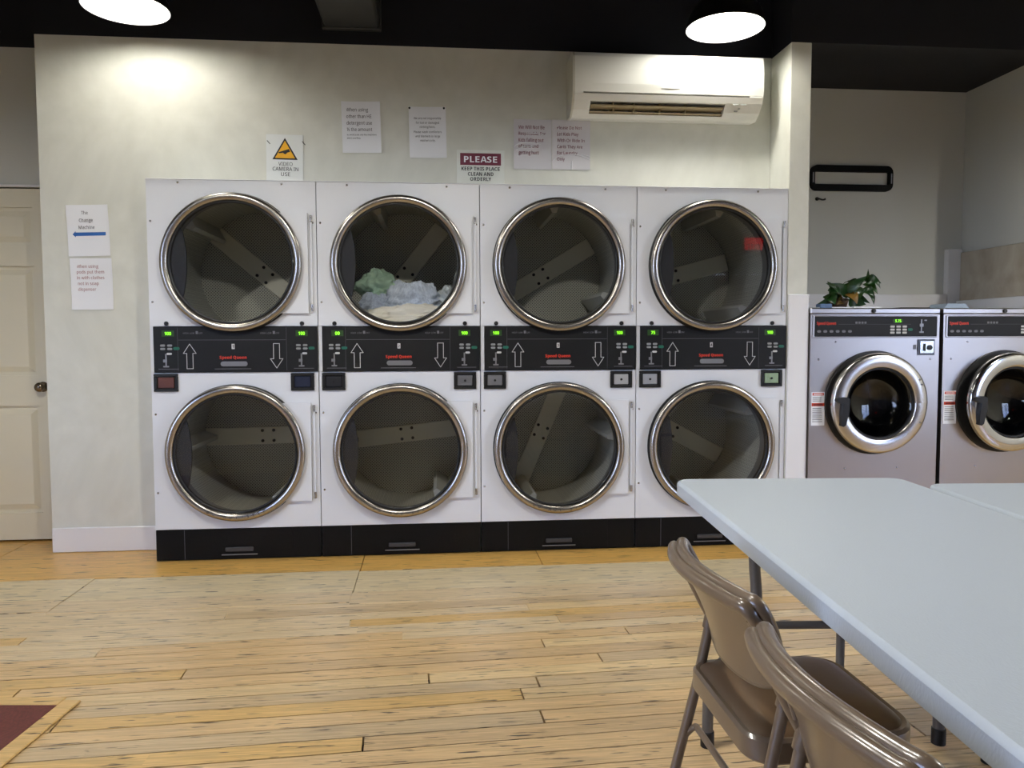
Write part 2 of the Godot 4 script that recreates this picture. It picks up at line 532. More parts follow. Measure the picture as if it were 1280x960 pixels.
	for r in rows:
		for c in cols:
			st = mb()
			# sunk frame and raised field
			bx(st, Vector3(c[0], r[0], 0.004), Vector3(c[1], r[1], 0.020))
			var a := Vector3(c[0] + 0.02, r[0] + 0.02, 0.020)
			var b := Vector3(c[1] - 0.02, r[1] - 0.02, 0.020)
			var i := 0.032
			var A := [Vector3(a.x, a.y, a.z), Vector3(b.x, a.y, a.z), Vector3(b.x, b.y, a.z), Vector3(a.x, b.y, a.z)]
			var B := [Vector3(a.x + i, a.y + i, 0.032), Vector3(b.x - i, a.y + i, 0.032), Vector3(b.x - i, b.y - i, 0.032), Vector3(a.x + i, b.y - i, 0.032)]
			for k in 4: quad(st, A[(k + 1) % 4], A[k], B[k], B[(k + 1) % 4])
			quad(st, B[3], B[2], B[1], B[0])
			obj("door_panel", st, M.door, d)
	st = mb(true)
	lathe(st, [Vector2(0, 0), Vector2(0.030, 0), Vector2(0.030, 0.006), Vector2(0.013, 0.012), Vector2(0.012, 0.028), Vector2(0.024, 0.036), Vector2(0.029, 0.048), Vector2(0.024, 0.060), Vector2(0, 0.064)], Transform3D(Basis.IDENTITY, Vector3(0.812, 0.912, 0.036)), 24)
	var kn := obj("door_knob", st, mat(Color(0.55, 0.50, 0.44), 0.25, 1.0), d)
	tag(kn, "round satin metal knob")
	struct("trim_6", box(Vector3(-1.70, 2.085, -0.513), Vector3(-0.655, 2.10, -0.497), 0.002), M.trim, "thin white strip above the panelled door", "trim")
	# black duct under the ceiling
	st = mb()
	bx(st, Vector3(0.905, 2.945, ZW + 0.002), Vector3(1.213, 3.2, 3.6), 0.012)
	bx(st, Vector3(0.895, 2.935, ZW + 0.002), Vector3(1.223, 3.21, ZW + 0.04), 0.004)
	var du := obj("air_duct", st, mat(Color(0.20, 0.205, 0.21), 0.5))
	tag(du, "dark painted rectangular duct running under the black ceiling", "duct")

func node_struct(called: String, at: Vector3, label: String, cat: String) -> Node3D:
	var o := base(called, at)
	tag(o, label, cat, "", "structure")
	return o

func floor_boards() -> void:
	var fl := get_node("floor")
	var t1 := wood_tex(5)
	var t2 := wood_tex(23)
	var vars := []
	var tones := [Color(0.89, 0.78, 0.59), Color(0.90, 0.77, 0.57), Color(0.85, 0.73, 0.55), Color(0.93, 0.82, 0.62), Color(0.90, 0.75, 0.49), Color(0.84, 0.74, 0.58),
		Color(0.92, 0.73, 0.40), Color(0.94, 0.75, 0.41), Color(0.93, 0.86, 0.70), Color(0.91, 0.82, 0.66)]
	for i in tones.size():
		var m := mat(tones[i], 0.40)
		m.albedo_texture = t1 if i % 2 == 0 else t2
		m.uv1_triplanar = true; m.uv1_world_triplanar = true
		m.uv1_scale = Vector3(0.7, 0.7, 1.9)
		m.uv1_offset = Vector3(0.13 * i, 0.21 * i, 0.37 * i)
		m.clearcoat_enabled = true; m.clearcoat = 0.35; m.clearcoat_roughness = 0.3
		vars.append(m)
	var plank := func(x0: float, x1: float, z0: float, z1: float, slope: float, m: Material, dy: float):
		var o := MeshInstance3D.new()
		o.name = "plank"
		o.mesh = unit_box
		o.material_override = m
		fl.add_child(o, true)
		var c := Vector3((x0 + x1) / 2, -0.0125 + dy, (z0 + z1) / 2)
		o.transform = Transform3D(Basis(Vector3.UP, -atan(slope)).scaled_local(Vector3((x1 - x0), 0.025, z1 - z0)), c)
	# wide boards along the dryers (z0, z1, tone)
	var wide := [[-1.2, -0.46, 6], [-0.457, -0.05, 6], [-0.047, 0.268, 7], [0.271, 0.606, 8], [0.610, 0.768, 9]]
	for r in wide:
		var seams: Array = [-3.05, -0.9, 1.113, 2.07, 4.3, 7.25]
		if r[0] > 0.2: seams = [-3.05, -0.2, 1.113, 3.3, 5.4, 7.25]
		for i in seams.size() - 1:
			var tone: int = r[2]
			if r[0] > 0.2 and i == 4: tone = 2
			plank.call(seams[i] + 0.002, seams[i + 1] - 0.002, r[0], r[1], -0.012, vars[tone], rng.randf_range(-0.0015, 0.0))
	# narrow strips, turned a little from the wall
	var th := atan(-0.050)
	var z := 0.815   # at x = 1.3
	var row := 0
	while z < 7.3:
		var wd := 0.083 if z < 2.6 else 0.24
		var zc := z + wd / 2
		var x := -3.05 - rng.randf_range(0.0, 0.8)
		while x < 7.25:
			var len := rng.randf_range(1.1, 3.0) if z < 2.6 else rng.randf_range(3.2, 4.2)
			if absf(x + len - 1.845) < 0.5 and z > 1.90 and z < 2.4: len = 1.845 - x
			var xe := x + len
			if xe > 6.8: xe = 7.25
			var xs := maxf(x, -3.05)
			if xe - xs > 0.05:
				var xm := (xs + xe) / 2
				var off := tan(th) * (xm - 1.3)
				var tone := rng.randi_range(0, 5)
				if xm < 0.2 and z < 2.3 and rng.randf() < 0.6: tone = 4
				if z < 1.2 and rng.randf() < 0.5: tone = 9
				plank.call(xs + 0.0012, xe - 0.0012, zc + off - wd / 2 + 0.0021, zc + off + wd / 2 - 0.0021, tan(th), vars[tone], rng.randf_range(-0.0012, 0.0004))
			x = xe + 0.001
		z += wd + 0.0006
		row += 1
	# wedge strip between the wide boards and the turned strips
	plank.call(-3.05, 7.25, 0.60, 1.2, -0.03, vars[9], -0.004)
	# framed mat at the lower left of the view
	var f := base("floor_mat", Vector3(0.277, 0.0, 1.690), -0.10)
	tag(f, "dark red-brown mat framed by a pale wooden border strip", "mat")
	obj("mat_field", box(Vector3(-1.5, 0.001, 0.0), Vector3(0.0, 0.006, 1.2), 0.002), M.mat_red, f)
	var bm: Material = vars[4]
	obj("border_strip", box(Vector3(0.002, 0.001, -0.03), Vector3(0.062, 0.009, 1.25), 0.003), bm, f)
	obj("border_strip", box(Vector3(-1.5, 0.001, -0.055), Vector3(0.0, 0.007, -0.002), 0.003), bm, f)

# ---------------------------------------------------------------- lamps
func lamps() -> void:
	var spots := [[Vector3(-0.012, 2.85, 0.156), 0.34, "black dome pendant lamp glowing above the change machine notice"],
		[Vector3(3.067, 2.85, 0.183), 0.52, "black dome pendant lamp glowing in front of the air conditioner"],
		[Vector3(-0.012, 2.85, 2.4), 2.2, "added black dome pendant lamp above the open floor, unseen outside the picture"],  # unseen lamps from here down, added to light the room
		[Vector3(1.53, 2.85, 2.4), 2.2, "added black dome pendant lamp between the dryers and the chairs, unseen outside the picture"],
		[Vector3(5.75, 2.85, 2.4), 4.2, "added black dome pendant lamp beyond the second table, unseen outside the picture"]]
	for s in spots:
		var b := base("pendant_lamp", s[0])
		tag(b, s[2], "lamp", "dome pendant lamps")
		var st := mb(true)
		var prof := [Vector2(0.207, 0.0), Vector2(0.205, 0.02), Vector2(0.190, 0.07), Vector2(0.155, 0.125), Vector2(0.105, 0.165), Vector2(0.050, 0.185), Vector2(0.045, 0.24), Vector2(0.0, 0.245)]
		lathe(st, prof, upright(Vector3.ZERO), 48)
		obj("shade", st, mat(Color(0.03, 0.03, 0.035), 0.35), b)
		st = mb(true)
		var inner := []
		for p in prof.slice(0, 6): inner.append(Vector2(maxf(p.x - 0.004, 0), maxf(p.y - 0.003, 0.0005)))
		inner.append(Vector2(0, 0.182))
		lathe(st, inner, upright(Vector3.ZERO), 48)
		obj("shade_lining", st, mat(Color(0.92, 0.92, 0.90), 0.6), b)
		st = mb(true)
		lathe(st, [Vector2(0, 0.026), Vector2(0.025, 0.03), Vector2(0.043, 0.052), Vector2(0.046, 0.075), Vector2(0.038, 0.105), Vector2(0.018, 0.14), Vector2(0.016, 0.182)], upright(Vector3.ZERO), 24)
		obj("bulb", st, glow(Color(1.0, 0.98, 0.94), 14.0), b)
		st = mb(true)
		tube(st, [Vector3(0, 0.24, 0), Vector3(0, 0.75, 0)], 0.006, 8)
		obj("cord", st, M.rubber, b)
		var l := OmniLight3D.new()
		l.name = "lamp_light"
		b.add_child(l)
		l.position = Vector3(0, 0.075, 0)
		l.light_color = Color(1.0, 0.99, 0.96)
		l.light_energy = s[1]
		l.light_size = 0.06
		l.omni_range = 14.0
		l.omni_attenuation = 2.0
		l.shadow_enabled = true

# ---------------------------------------------------------------- dryers
func dryers() -> void:
	var names := ["first stacked white tumble dryer, beside the wall with paper notices",
		"second stacked white tumble dryer, with laundry behind its upper door",
		"third stacked white tumble dryer, below the two taped notices",
		"fourth stacked white tumble dryer, beside the pillar and half behind the table"]
	var bars := [[-40.0, 1.0], [52.0, 6.0], [31.0, 67.0], [15.0, -28.0]]
	for i in 4:
		var d := base("tumble_dryer", Vector3(i * W, 0, 0))
		tag(d, names[i], "dryer", "stacked dryers along the wall")
		dryer(d, i, bars[i])

func dryer(d: Node3D, n: int, bars: Array) -> void:
	var g := 0.0022
	var cx := 0.44
	var yu := 1.607
	var yl := 0.587
	var zb := -0.98
	# sheet-metal body behind the front
	var st := mb()
	bx(st, Vector3(g, 0.02, zb), Vector3(g + 0.012, H, -0.013))
	bx(st, Vector3(W - g - 0.012, 0.02, zb), Vector3(W - g, H, -0.013))
	bx(st, Vector3(g, H - 0.012, zb), Vector3(W - g, H, -0.013))
	bx(st, Vector3(g, 0.02, zb), Vector3(W - g, 0.04, -0.013))
	bx(st, Vector3(g, 0.02, zb), Vector3(W - g, H, zb + 0.012))
	bx(st, Vector3(g + 0.012, 1.08, zb), Vector3(W - g - 0.012, 1.12, -0.05))
	obj("cabinet", st, M.enamel, d)
	st = mb()
	holed(st, g, W - g, 1.2715, H, Vector2(cx, yu), 0.335, -0.012, 0.0)
	bx(st, Vector3(g, H - 0.004, -0.02), Vector3(W - g, H, 0.006), 0.002)
	obj("front_panel", st, M.enamel, d)
	st = mb()
	holed(st, g, W - g, 0.174, 1.022, Vector2(cx, yl), 0.335, -0.012, 0.0)
	obj("front_panel", st, M.enamel, d)
	# toe kick
	st = mb()
	bx(st, Vector3(g, 0.004, -0.03), Vector3(W - g, 0.172, 0.0), 0.002)
	var kick := obj("kick_panel", st, M.kick, d)
	for x in ([0.15, 0.72] if n != 1 else [0.16, 0.735]):
		obj("panel_joint", box(Vector3(x, 0.006, 0.0), Vector3(x + 0.0025, 0.17, 0.0015)), M.panel_line if x < 0.5 else M.kick, kick)
	obj("pull_handle", box(Vector3(cx - 0.075, 0.046, 0.0), Vector3(cx + 0.075, 0.070, 0.010), 0.004), mat(Color(0.25, 0.25, 0.26), 0.3), kick)
	obj("handle_lip", box(Vector3(cx - 0.095, 0.026, 0.0), Vector3(cx + 0.095, 0.031, 0.006), 0.001), M.handle, kick)
	# doors and drums
	dryer_door(d, Vector3(cx, yu, 0), n, true)
	dryer_door(d, Vector3(cx, yl, 0), n, false)
	drum(d, Vector3(cx, yu, 0), bars[0])
	drum(d, Vector3(cx, yl, 0), bars[1])
	control_panel(d, n)
	# screws on the sheet metal
	for p in [[0.165, 2.028], [0.70, 2.028], [0.02, 1.825], [0.02, 1.40], [0.02, 0.80], [0.02, 0.375], [0.86, 1.825], [0.86, 0.80]]:
		st = mb(true)
		lathe(st, [Vector2(0.006, 0.0), Vector2(0.006, 0.002), Vector2(0.003, 0.0035), Vector2(0, 0.0035)], Transform3D(Basis.IDENTITY, Vector3(p[0], p[1], 0)), 10)
		obj("screw", st, M.steel, d)
	# lock cylinders above the controls
	for x in [0.088, 0.795]:
		st = mb(true)
		lathe(st, [Vector2(0.0115, 0.0), Vector2(0.0115, 0.006), Vector2(0.009, 0.008), Vector2(0, 0.008)], Transform3D(Basis.IDENTITY, Vector3(x, 1.285, 0)), 18, true)
		obj("lock", st, M.rubber, d)
	# coin boxes under the controls
	var plates := [[Color(0.42, 0.27, 0.24), Color(0.20, 0.22, 0.30)], [Color(0.22, 0.22, 0.23), Color(0.50, 0.50, 0.51)],
		[Color(0.55, 0.55, 0.56), Color(0.80, 0.80, 0.80)], [Color(0.74, 0.75, 0.77), Color(0.64, 0.72, 0.58)]]  # reflections in polished metal painted as plate colours; first left one brown plastic
	for k in 2:
		var x: float = [0.018, 0.732][k]
		st = mb()
		bx(st, Vector3(x, 0.922, 0.0), Vector3(x + 0.124, 0.936, 0.014), 0.002)
		bx(st, Vector3(x, 1.003, 0.0), Vector3(x + 0.124, 1.017, 0.014), 0.002)
		bx(st, Vector3(x, 0.936, 0.0), Vector3(x + 0.016, 1.003, 0.014), 0.002)
		bx(st, Vector3(x + 0.108, 0.936, 0.0), Vector3(x + 0.124, 1.003, 0.014), 0.002)
		bx(st, Vector3(x + 0.016, 0.936, 0.0), Vector3(x + 0.108, 1.003, 0.003))
		var cb := obj("coin_box", st, M.rubber, d)
		obj("plate", box(Vector3(x + 0.020, 0.940, 0.003), Vector3(x + 0.104, 0.999, 0.009), 0.003), mat(plates[n][k], 0.32, 0.5), cb)
		st = mb(true)
		lathe(st, [Vector2(0.0065, 0.009), Vector2(0.0065, 0.012), Vector2(0, 0.012)], Transform3D(Basis.IDENTITY, Vector3(x + 0.062, 0.969, 0)), 14, true)
		if n > 0: obj("key_lock", st, M.rubber, cb)

func dryer_door(d: Node3D, c: Vector3, n: int, upper: bool) -> void:
	var t := Transform3D(Basis.IDENTITY, c)
	var door := node("door", d)
	# white hinge leaf under the ring, reaching to the right
	var st := mb()
	var hy := 0.268
	var leaf := PackedVector2Array([Vector2(0.395, -hy), Vector2(0.395, hy)])
	for k in 13:
		var y := lerpf(hy, -hy, k / 12.0)
		leaf.append(Vector2(sqrt(0.345 * 0.345 - y * y), y))
	prism(st, leaf, 0.003, 0.020, t)
	obj("hinge_plate", st, M.enamel, door)
	st = mb()
	bx(st, c + Vector3(0.408, -hy + 0.03, 0.0), c + Vector3(0.4185, hy - 0.03, 0.016), 0.002)
	obj("hinge_strip", st, M.enamel, door)
	for s in [-1, 1]:
		st = mb(true)
		tube(st, [c + Vector3(0.4135, s * (hy - 0.03) - 0.018, 0.014), c + Vector3(0.4135, s * (hy - 0.03) + 0.018, 0.014)], 0.007, 10)
		obj("hinge", st, M.steel, door)
	# black gasket that holds the ring off the panel
	st = mb(true)
	lathe(st, [Vector2(0.318, 0.002), Vector2(0.372, 0.002), Vector2(0.372, 0.010), Vector2(0.358, 0.014), Vector2(0.356, 0.034), Vector2(0.318, 0.034), Vector2(0.318, 0.002)], t, 72, true)
	obj("gasket", st, M.rubber, door)
	# pressed steel ring
	st = mb(true)
	lathe(st, [Vector2(0.362, 0.030), Vector2(0.367, 0.034), Vector2(0.3675, 0.040), Vector2(0.364, 0.048), Vector2(0.357, 0.054), Vector2(0.348, 0.0565), Vector2(0.338, 0.055), Vector2(0.329, 0.049), Vector2(0.325, 0.041), Vector2(0.325, 0.032)], t, 96)
	obj("door_ring", st, M.steel, door)
	st = mb(true)
	lathe(st, [Vector2(0.3252, 0.032), Vector2(0.3248, 0.040), Vector2(0.318, 0.042), Vector2(0.313, 0.036)], t, 72)
	obj("glass_seal", st, M.rubber, door)
	st = mb()
	lathe(st, [Vector2(0.319, 0.0365), Vector2(0, 0.0365)], t, 72)
	var gl := obj("glass", st, M.glass, door)
	tag(gl, "dark tinted round glass")
	# dark finger pull behind the glass on the closing side
	st = mb()
	var poly := PackedVector2Array()
	var a0 := 0.62
	for k in 17:
		var a := PI - a0 + 2 * a0 * k / 16.0
		poly.append(Vector2(cos(a), sin(a)) * 0.318)
	var p0 := poly[0]
	for k in range(1, 16):
		var s := k / 16.0
		poly.append(Vector2(p0.x + 0.004 + 0.022 * sin(PI * s), lerpf(-p0.y, p0.y, s)))
	prism(st, poly, 0.010, 0.026, t)
	obj("finger_pull", st, M.navy, door)
	if not upper and n < 3:
		var msg := "DO NOT STEP"
		for k in msg.length():
			if msg[k] == " ": continue
			var a := -PI / 2 + (k - 5.0) * 0.088
			var o := write(msg[k], door, Vector3.ZERO, 0.0, 0.016, M.ink, false, false, "lettering")
			var r := 0.343
			var b := Basis(Vector3.BACK, a + PI / 2)
			var bb := (o.mesh as TextMesh).get_aabb()
			o.transform = Transform3D(b * Basis.from_scale(o.scale), c + Vector3(cos(a) * r, sin(a) * r, 0.0572)) * Transform3D(Basis.IDENTITY, -bb.get_center())

func drum(d: Node3D, c: Vector3, turn: float) -> void:
	var t := Transform3D(Basis.IDENTITY, c)
	var root := node("drum", d)
	var st := mb(true)
	lathe(st, [Vector2(0.336, -0.013), Vector2(0.336, -0.10), Vector2(0.395, -0.11)], t, 56, true)
	obj("throat", st, mat(Color(0.45, 0.45, 0.44), 0.4, 0.3), root)
	st = mb(true)
	lathe(st, [Vector2(0.395, -0.11), Vector2(0.395, -0.78)], t, 56)
	obj("drum_wall", st, M.drum_back, root)
	st = mb()
	lathe(st, [Vector2(0.395, -0.78), Vector2(0.0, -0.78)], t, 56)
	obj("back_plate", st, M.drum_back, root)
	var b := Transform3D(Basis(Vector3.BACK, deg_to_rad(turn)), c)
	st = mb()
	bx(st, Vector3(-0.388, -0.055, -0.779), Vector3(0.388, 0.055, -0.768), 0.003, b)
	obj("cross_bar", st, M.bar, root)
	for q in [Vector2(-0.035, -0.033), Vector2(0.035, -0.033), Vector2(-0.035, 0.033), Vector2(0.035, 0.033)]:
		st = mb(true)
		lathe(st, [Vector2(0.010, 0), Vector2(0.010, 0.006), Vector2(0, 0.008)], b * Transform3D(Basis.IDENTITY, Vector3(q.x, q.y, -0.768)), 10, true)
		obj("bolt", st, mat(Color(0.16, 0.15, 0.14), 0.5), root)
	for k in 3:   # lifting ribs along the drum
		var a := deg_to_rad(turn + 60 + 120 * k)
		st = mb()
		var rb := Transform3D(Basis(Vector3.BACK, a), c)
		prism(st, PackedVector2Array([Vector2(0.394, -0.045), Vector2(0.31, -0.012), Vector2(0.31, 0.012), Vector2(0.394, 0.045)]), -0.76, -0.14, rb)
		obj("lifting_rib", st, M.drum, root)

func arrow_outline(c: Vector2, w: float, h: float, dirn: float) -> SurfaceTool:
	var pts := [Vector2(0, 0.5), Vector2(0.5, 0.12), Vector2(0.24, 0.12), Vector2(0.24, -0.5), Vector2(-0.24, -0.5), Vector2(-0.24, 0.12), Vector2(-0.5, 0.12)]
	var st := mb()
	for k in pts.size():
		var a := c + Vector2(pts[k].x * w, pts[k].y * h * dirn)
		var b := c + Vector2(pts[(k + 1) % pts.size()].x * w, pts[(k + 1) % pts.size()].y * h * dirn)
		var t := Transform3D(Basis(Vector3.BACK, (b - a).angle()), Vector3(a.x, a.y, 0))
		bx(st, Vector3(-0.001, -0.0015, 0.0122), Vector3((b - a).length() + 0.001, 0.0015, 0.0132), 0.0, t)
	return st

func pill(c: Vector3, w: float, h: float, depth: float) -> SurfaceTool:
	var poly := PackedVector2Array()
	var r := h / 2
	for k in 13: poly.append(Vector2(c.x + w / 2 - r, c.y) + Vector2(cos(-PI / 2 + PI * k / 12), sin(-PI / 2 + PI * k / 12)) * r)
	for k in 13: poly.append(Vector2(c.x - w / 2 + r, c.y) + Vector2(cos(PI / 2 + PI * k / 12), sin(PI / 2 + PI * k / 12)) * r)
	var st := mb()
	prism(st, poly, c.z, c.z + depth)
	return st

func control_panel(d: Node3D, n: int) -> void:
	var st := mb()
	bx(st, Vector3(0.022, 1.0245, -0.012), Vector3(0.876, 1.269, 0.012), 0.002)
	var cp := obj("control_panel", st, M.panel, d)
	# strip of enamel at the left edge of the panel
	obj("side_strip", box(Vector3(0.0022, 1.0245, -0.012), Vector3(0.0215, 1.269, 0.0)), M.enamel, cp)
	for x in [0.146, 0.712]: obj("panel_joint", box(Vector3(x, 1.03, 0.012), Vector3(x + 0.0015, 1.264, 0.0126)), M.panel_line, cp)
	obj("panel_joint", box(Vector3(0.15, 1.196, 0.012), Vector3(0.71, 1.1985, 0.0128)), M.panel_line, cp)
	obj("arrow", arrow_outline(Vector2(0.208, 1.110), 0.066, 0.132, 1.0), M.print_white, cp)
	obj("arrow", arrow_outline(Vector2(0.660, 1.111), 0.066, 0.132, -1.0), M.print_white, cp)
	write("Speed Queen", cp, Vector3(0.432, 1.104, 0.0125), 0.140, 0.0165, M.print_red, true)
	obj("badge_bar", pill(Vector3(0.437, 1.069, 0.012), 0.140, 0.026, 0.004), M.handle, cp)
	st = mb()
	bx(st, Vector3(0.335, 1.0405, 0.012), Vector3(0.525, 1.0435, 0.0126))
	obj("small_print", st, M.print_grey, cp)
	obj("number_plate", box(Vector3(0.4255, 1.148, 0.012), Vector3(0.4415, 1.176, 0.0135), 0.001), M.print_white, cp)
	write(["1", "2", "3", "4"][n], cp, Vector3(0.4335, 1.162, 0.0137), 0.0, 0.016, M.ink, true)
	for k in 2:
		var x: float = [0.0, 0.706][k]
		write("HIGH  LOW  \u25bc OFF", cp, Vector3([0.226, 0.627][k], 1.234, 0.0123), 0.10, 0.009, M.print_grey)
		var dx: float = [[0.098, 0.088], [0.104, 0.086], [0.086, 0.076], [0.094, 0.072]][n][k]
		obj("display", box(Vector3(x + dx - 0.032, 1.216, 0.012), Vector3(x + dx + 0.032, 1.248, 0.0135), 0.002), M.display, cp)
		var num: String = [["100", "100"], ["00", "100"], ["100", "100"], ["75", "100"]][n][k]
		write(num, cp, Vector3(x + dx, 1.232, 0.0139), 0.034 if num.length() > 2 else 0.024, 0.018, M.seg, true)
		for q in [[0.070, 1.168], [0.106, 1.168], [0.070, 1.150], [0.106, 1.150]]:
			obj("button", pill(Vector3(x + q[0], q[1], 0.012), 0.025, 0.0115, 0.004), M.button, cp)
		obj("start_button", pill(Vector3(x + 0.140, 1.152, 0.012), 0.032, 0.016, 0.004), M.print_green, cp)
		obj("button", pill(Vector3(x + 0.103, 1.124, 0.012), 0.026, 0.011, 0.004), M.print_white, cp)
		# printed coin chute
		st = mb()
		bx(st, Vector3(x + 0.081, 1.058, 0.012), Vector3(x + 0.089, 1.124, 0.0135), 0.001)
		bx(st, Vector3(x + 0.070, 1.078, 0.012), Vector3(x + 0.090, 1.094, 0.014), 0.002)
		bx(st, Vector3(x + 0.070, 1.052, 0.012), Vector3(x + 0.100, 1.060, 0.014), 0.002)
		obj("coin_sign", st, M.handle, cp)
		st = mb()
		bx(st, Vector3(x + 0.045, 1.0415, 0.012), Vector3(x + 0.150, 1.044, 0.0126))
		obj("small_print", st, M.print_grey, cp)

# ---------------------------------------------------------------- washers
func washers() -> void:
	for i in 2:
		var w := base("washing_machine", Vector3(3.652 + 0.808 * i, 0, 0.03))
		tag(w, ["stainless steel front-load washer beside the pillar, plant on top", "stainless steel front-load washer cut by the picture edge, door ajar"][i], "washer", "front-load washers in the alcove")
		washer(w, i)

func washer(w: Node3D, n: int) -> void:
	var ww := 0.783
	var c := Vector3(0.391, 0.824, 0)
	if n == 1: c.x = 0.385
	var st := mb()
	bx(st, Vector3(0, 0.0, -0.86), Vector3(0.012, 1.334, -0.012))
	bx(st, Vector3(ww - 0.012, 0.0, -0.86), Vector3(ww, 1.334, -0.012))
	bx(st, Vector3(0, 0.0, -0.86), Vector3(ww, 1.334, -0.848))
	bx(st, Vector3(0, 0.0, -0.86), Vector3(ww, 0.02, -0.012))
	bx(st, Vector3(0.0, 1.19, -0.012), Vector3(ww, 1.334, -0.002))
	obj("cabinet", st, M.washer_steel, w)
	obj("lid", box(Vector3(-0.002, 1.336, -0.862), Vector3(ww + 0.002, 1.37, 0.003), 0.006), M.washer_steel, w)
	st = mb()
	holed(st, 0.0, ww, 0.02, 1.198, Vector2(c.x, c.y), 0.235, -0.012, 0.0)
	obj("front_panel", st, M.washer_steel, w)
	# control panel
	st = mb()
	bx(st, Vector3(0.014, 1.200, -0.004), Vector3(0.769, 1.328, 0.006), 0.003)
	obj("panel_frame", st, M.washer_steel, w)
	st = mb()
	bx(st, Vector3(0.020, 1.206, 0.0), Vector3(0.763, 1.323, 0.010), 0.004)
	var cp := obj("control_panel", st, M.panel, w)
	write("Speed Queen", cp, Vector3(0.088, 1.283, 0.0105), 0.115, 0.018, M.print_red, true)
	st = mb()
	bx(st, Vector3(0.16, 1.276, 0.010), Vector3(0.60, 1.2775, 0.0106))
	obj("panel_joint", st, M.panel_line, cp)
	for k in 4: obj("indicator", box(Vector3(0.262 + 0.018 * k, 1.280, 0.010), Vector3(0.275 + 0.018 * k, 1.292, 0.0112), 0.001), M.print_grey, cp)
	for k in 6: obj("program_icon", pill(Vector3(0.045 + 0.037 * k, 1.236, 0.010), 0.022, 0.014, 0.002), M.print_grey, cp)
	obj("display", pill(Vector3(0.520, 1.296, 0.010), 0.062, 0.024, 0.002), M.display, cp)
	write("5.75", cp, Vector3(0.520, 1.296, 0.0125), 0.036, 0.016, M.seg, true)
	for r in 3:
		for k in 3:
			obj("button", box(Vector3(0.473 + 0.037 * k, 1.222 + 0.0175 * r, 0.010), Vector3(0.500 + 0.037 * k, 1.234 + 0.0175 * r, 0.014), 0.003), M.print_white, cp)
	obj("start_button", pill(Vector3(0.595, 1.246, 0.010), 0.028, 0.016, 0.004), M.print_green, cp)
	st = mb()
	bx(st, Vector3(0.660, 1.23, 0.010), Vector3(0.667, 1.305, 0.0125), 0.001)
	bx(st, Vector3(0.652, 1.262, 0.010), Vector3(0.676, 1.280, 0.0135), 0.002)
	bx(st, Vector3(0.650, 1.226, 0.010), Vector3(0.678, 1.236, 0.0135), 0.002)
	bx(st, Vector3(0.680, 1.296, 0.010), Vector3(0.696, 1.303, 0.0125), 0.001)
	obj("coin_sign", st, M.handle, cp)
	st = mb(true)
	lathe(st, [Vector2(0.012, 0.003), Vector2(0.012, 0.010), Vector2(0, 0.012)], Transform3D(Basis.IDENTITY, Vector3(0.375, 1.354, 0)), 16, true)
	obj("lid_lock", st, M.rubber, w)
	# coin meter
	st = mb()
	bx(st, Vector3(0.650, 1.098, 0.0), Vector3(0.752, 1.190, 0.008), 0.002)
	var cm := obj("coin_meter", st, mat(Color(0.35, 0.35, 0.36), 0.35, 0.8), w)
	obj("coin_plate", box(Vector3(0.660, 1.108, 0.010), Vector3(0.742, 1.180, 0.014), 0.003), M.chrome, cm)
	obj("coin_slot", box(Vector3(0.675, 1.122, 0.014), Vector3(0.690, 1.165, 0.017), 0.001), M.rubber, cm)
	st = mb(true)
	lathe(st, [Vector2(0.015, 0.014), Vector2(0.015, 0.020), Vector2(0, 0.022)], Transform3D(Basis.IDENTITY, Vector3(0.715, 1.142, 0)), 16, true)
	obj("return_knob", st, mat(Color(0.12, 0.12, 0.13), 0.4), cm)
	obj("price_tag", box(Vector3(0.622, 1.132, 0.0), Vector3(0.642, 1.158, 0.001)), M.print_grey, w)
	# warning sticker
	var sk := obj("warning_sticker", box(Vector3(0.012, 0.694, 0.0), Vector3(0.092, 0.888, 0.001)), M.paper, w)
	tag(sk, "white warning sticker with two orange bars")
	var org := mat(Color(0.78, 0.22, 0.08), 0.5)
	obj("sticker_bar", box(Vector3(0.018, 0.868, 0.001), Vector3(0.086, 0.883, 0.0014)), org, sk)
	obj("sticker_bar", box(Vector3(0.014, 0.806, 0.001), Vector3(0.090, 0.824, 0.0014)), org, sk)
	st = mb()
	for y in [0.855, 0.845, 0.835, 0.792, 0.781, 0.770, 0.759, 0.748, 0.737, 0.726, 0.715]:
		bx(st, Vector3(0.019, y, 0.001), Vector3(0.083 - 0.012 * fmod(y * 97.0, 1.0), y + 0.0035, 0.0013))
	obj("small_print", st, M.print_grey, sk)
	write("WARNING", sk, Vector3(0.052, 0.8755, 0.0016), 0.055, 0.009, M.paper, true)
	write("WARNING", sk, Vector3(0.052, 0.815, 0.0016), 0.055, 0.010, M.ink, true)
	for p in [[0.15, 1.175], [0.05, 1.075], [0.73, 1.075], [0.54, 0.44], [0.22, 0.44], [0.095, 0.85], [0.095, 0.80]]:
		st = mb(true)
		lathe(st, [Vector2(0.006, 0.0), Vector2(0.006, 0.0025), Vector2(0.003, 0.004), Vector2(0, 0.004)], Transform3D(Basis.IDENTITY, Vector3(p[0], p[1], 0)), 10)
		obj("screw", st, M.chrome, w)
	# black mouth and inner drum
	var t := Transform3D(Basis.IDENTITY, c)
	st = mb(true)
	lathe(st, [Vector2(0.302, 0.001), Vector2(0.300, 0.014), Vector2(0.250, 0.018), Vector2(0.235, 0.012), Vector2(0.232, -0.09), Vector2(0.28, -0.10)], t, 64, true)
	obj("door_seal", st, M.rubber, w)
	st = mb(true)
	lathe(st, [Vector2(0.29, -0.10), Vector2(0.29, -0.55), Vector2(0, -0.55)], t, 48, true)
	obj("drum", st, mat(Color(0.35, 0.35, 0.36), 0.3, 0.9), w)
	# door on hinges at the right
	var door := node("door", w, c + Vector3(0.30, 0, 0.02))
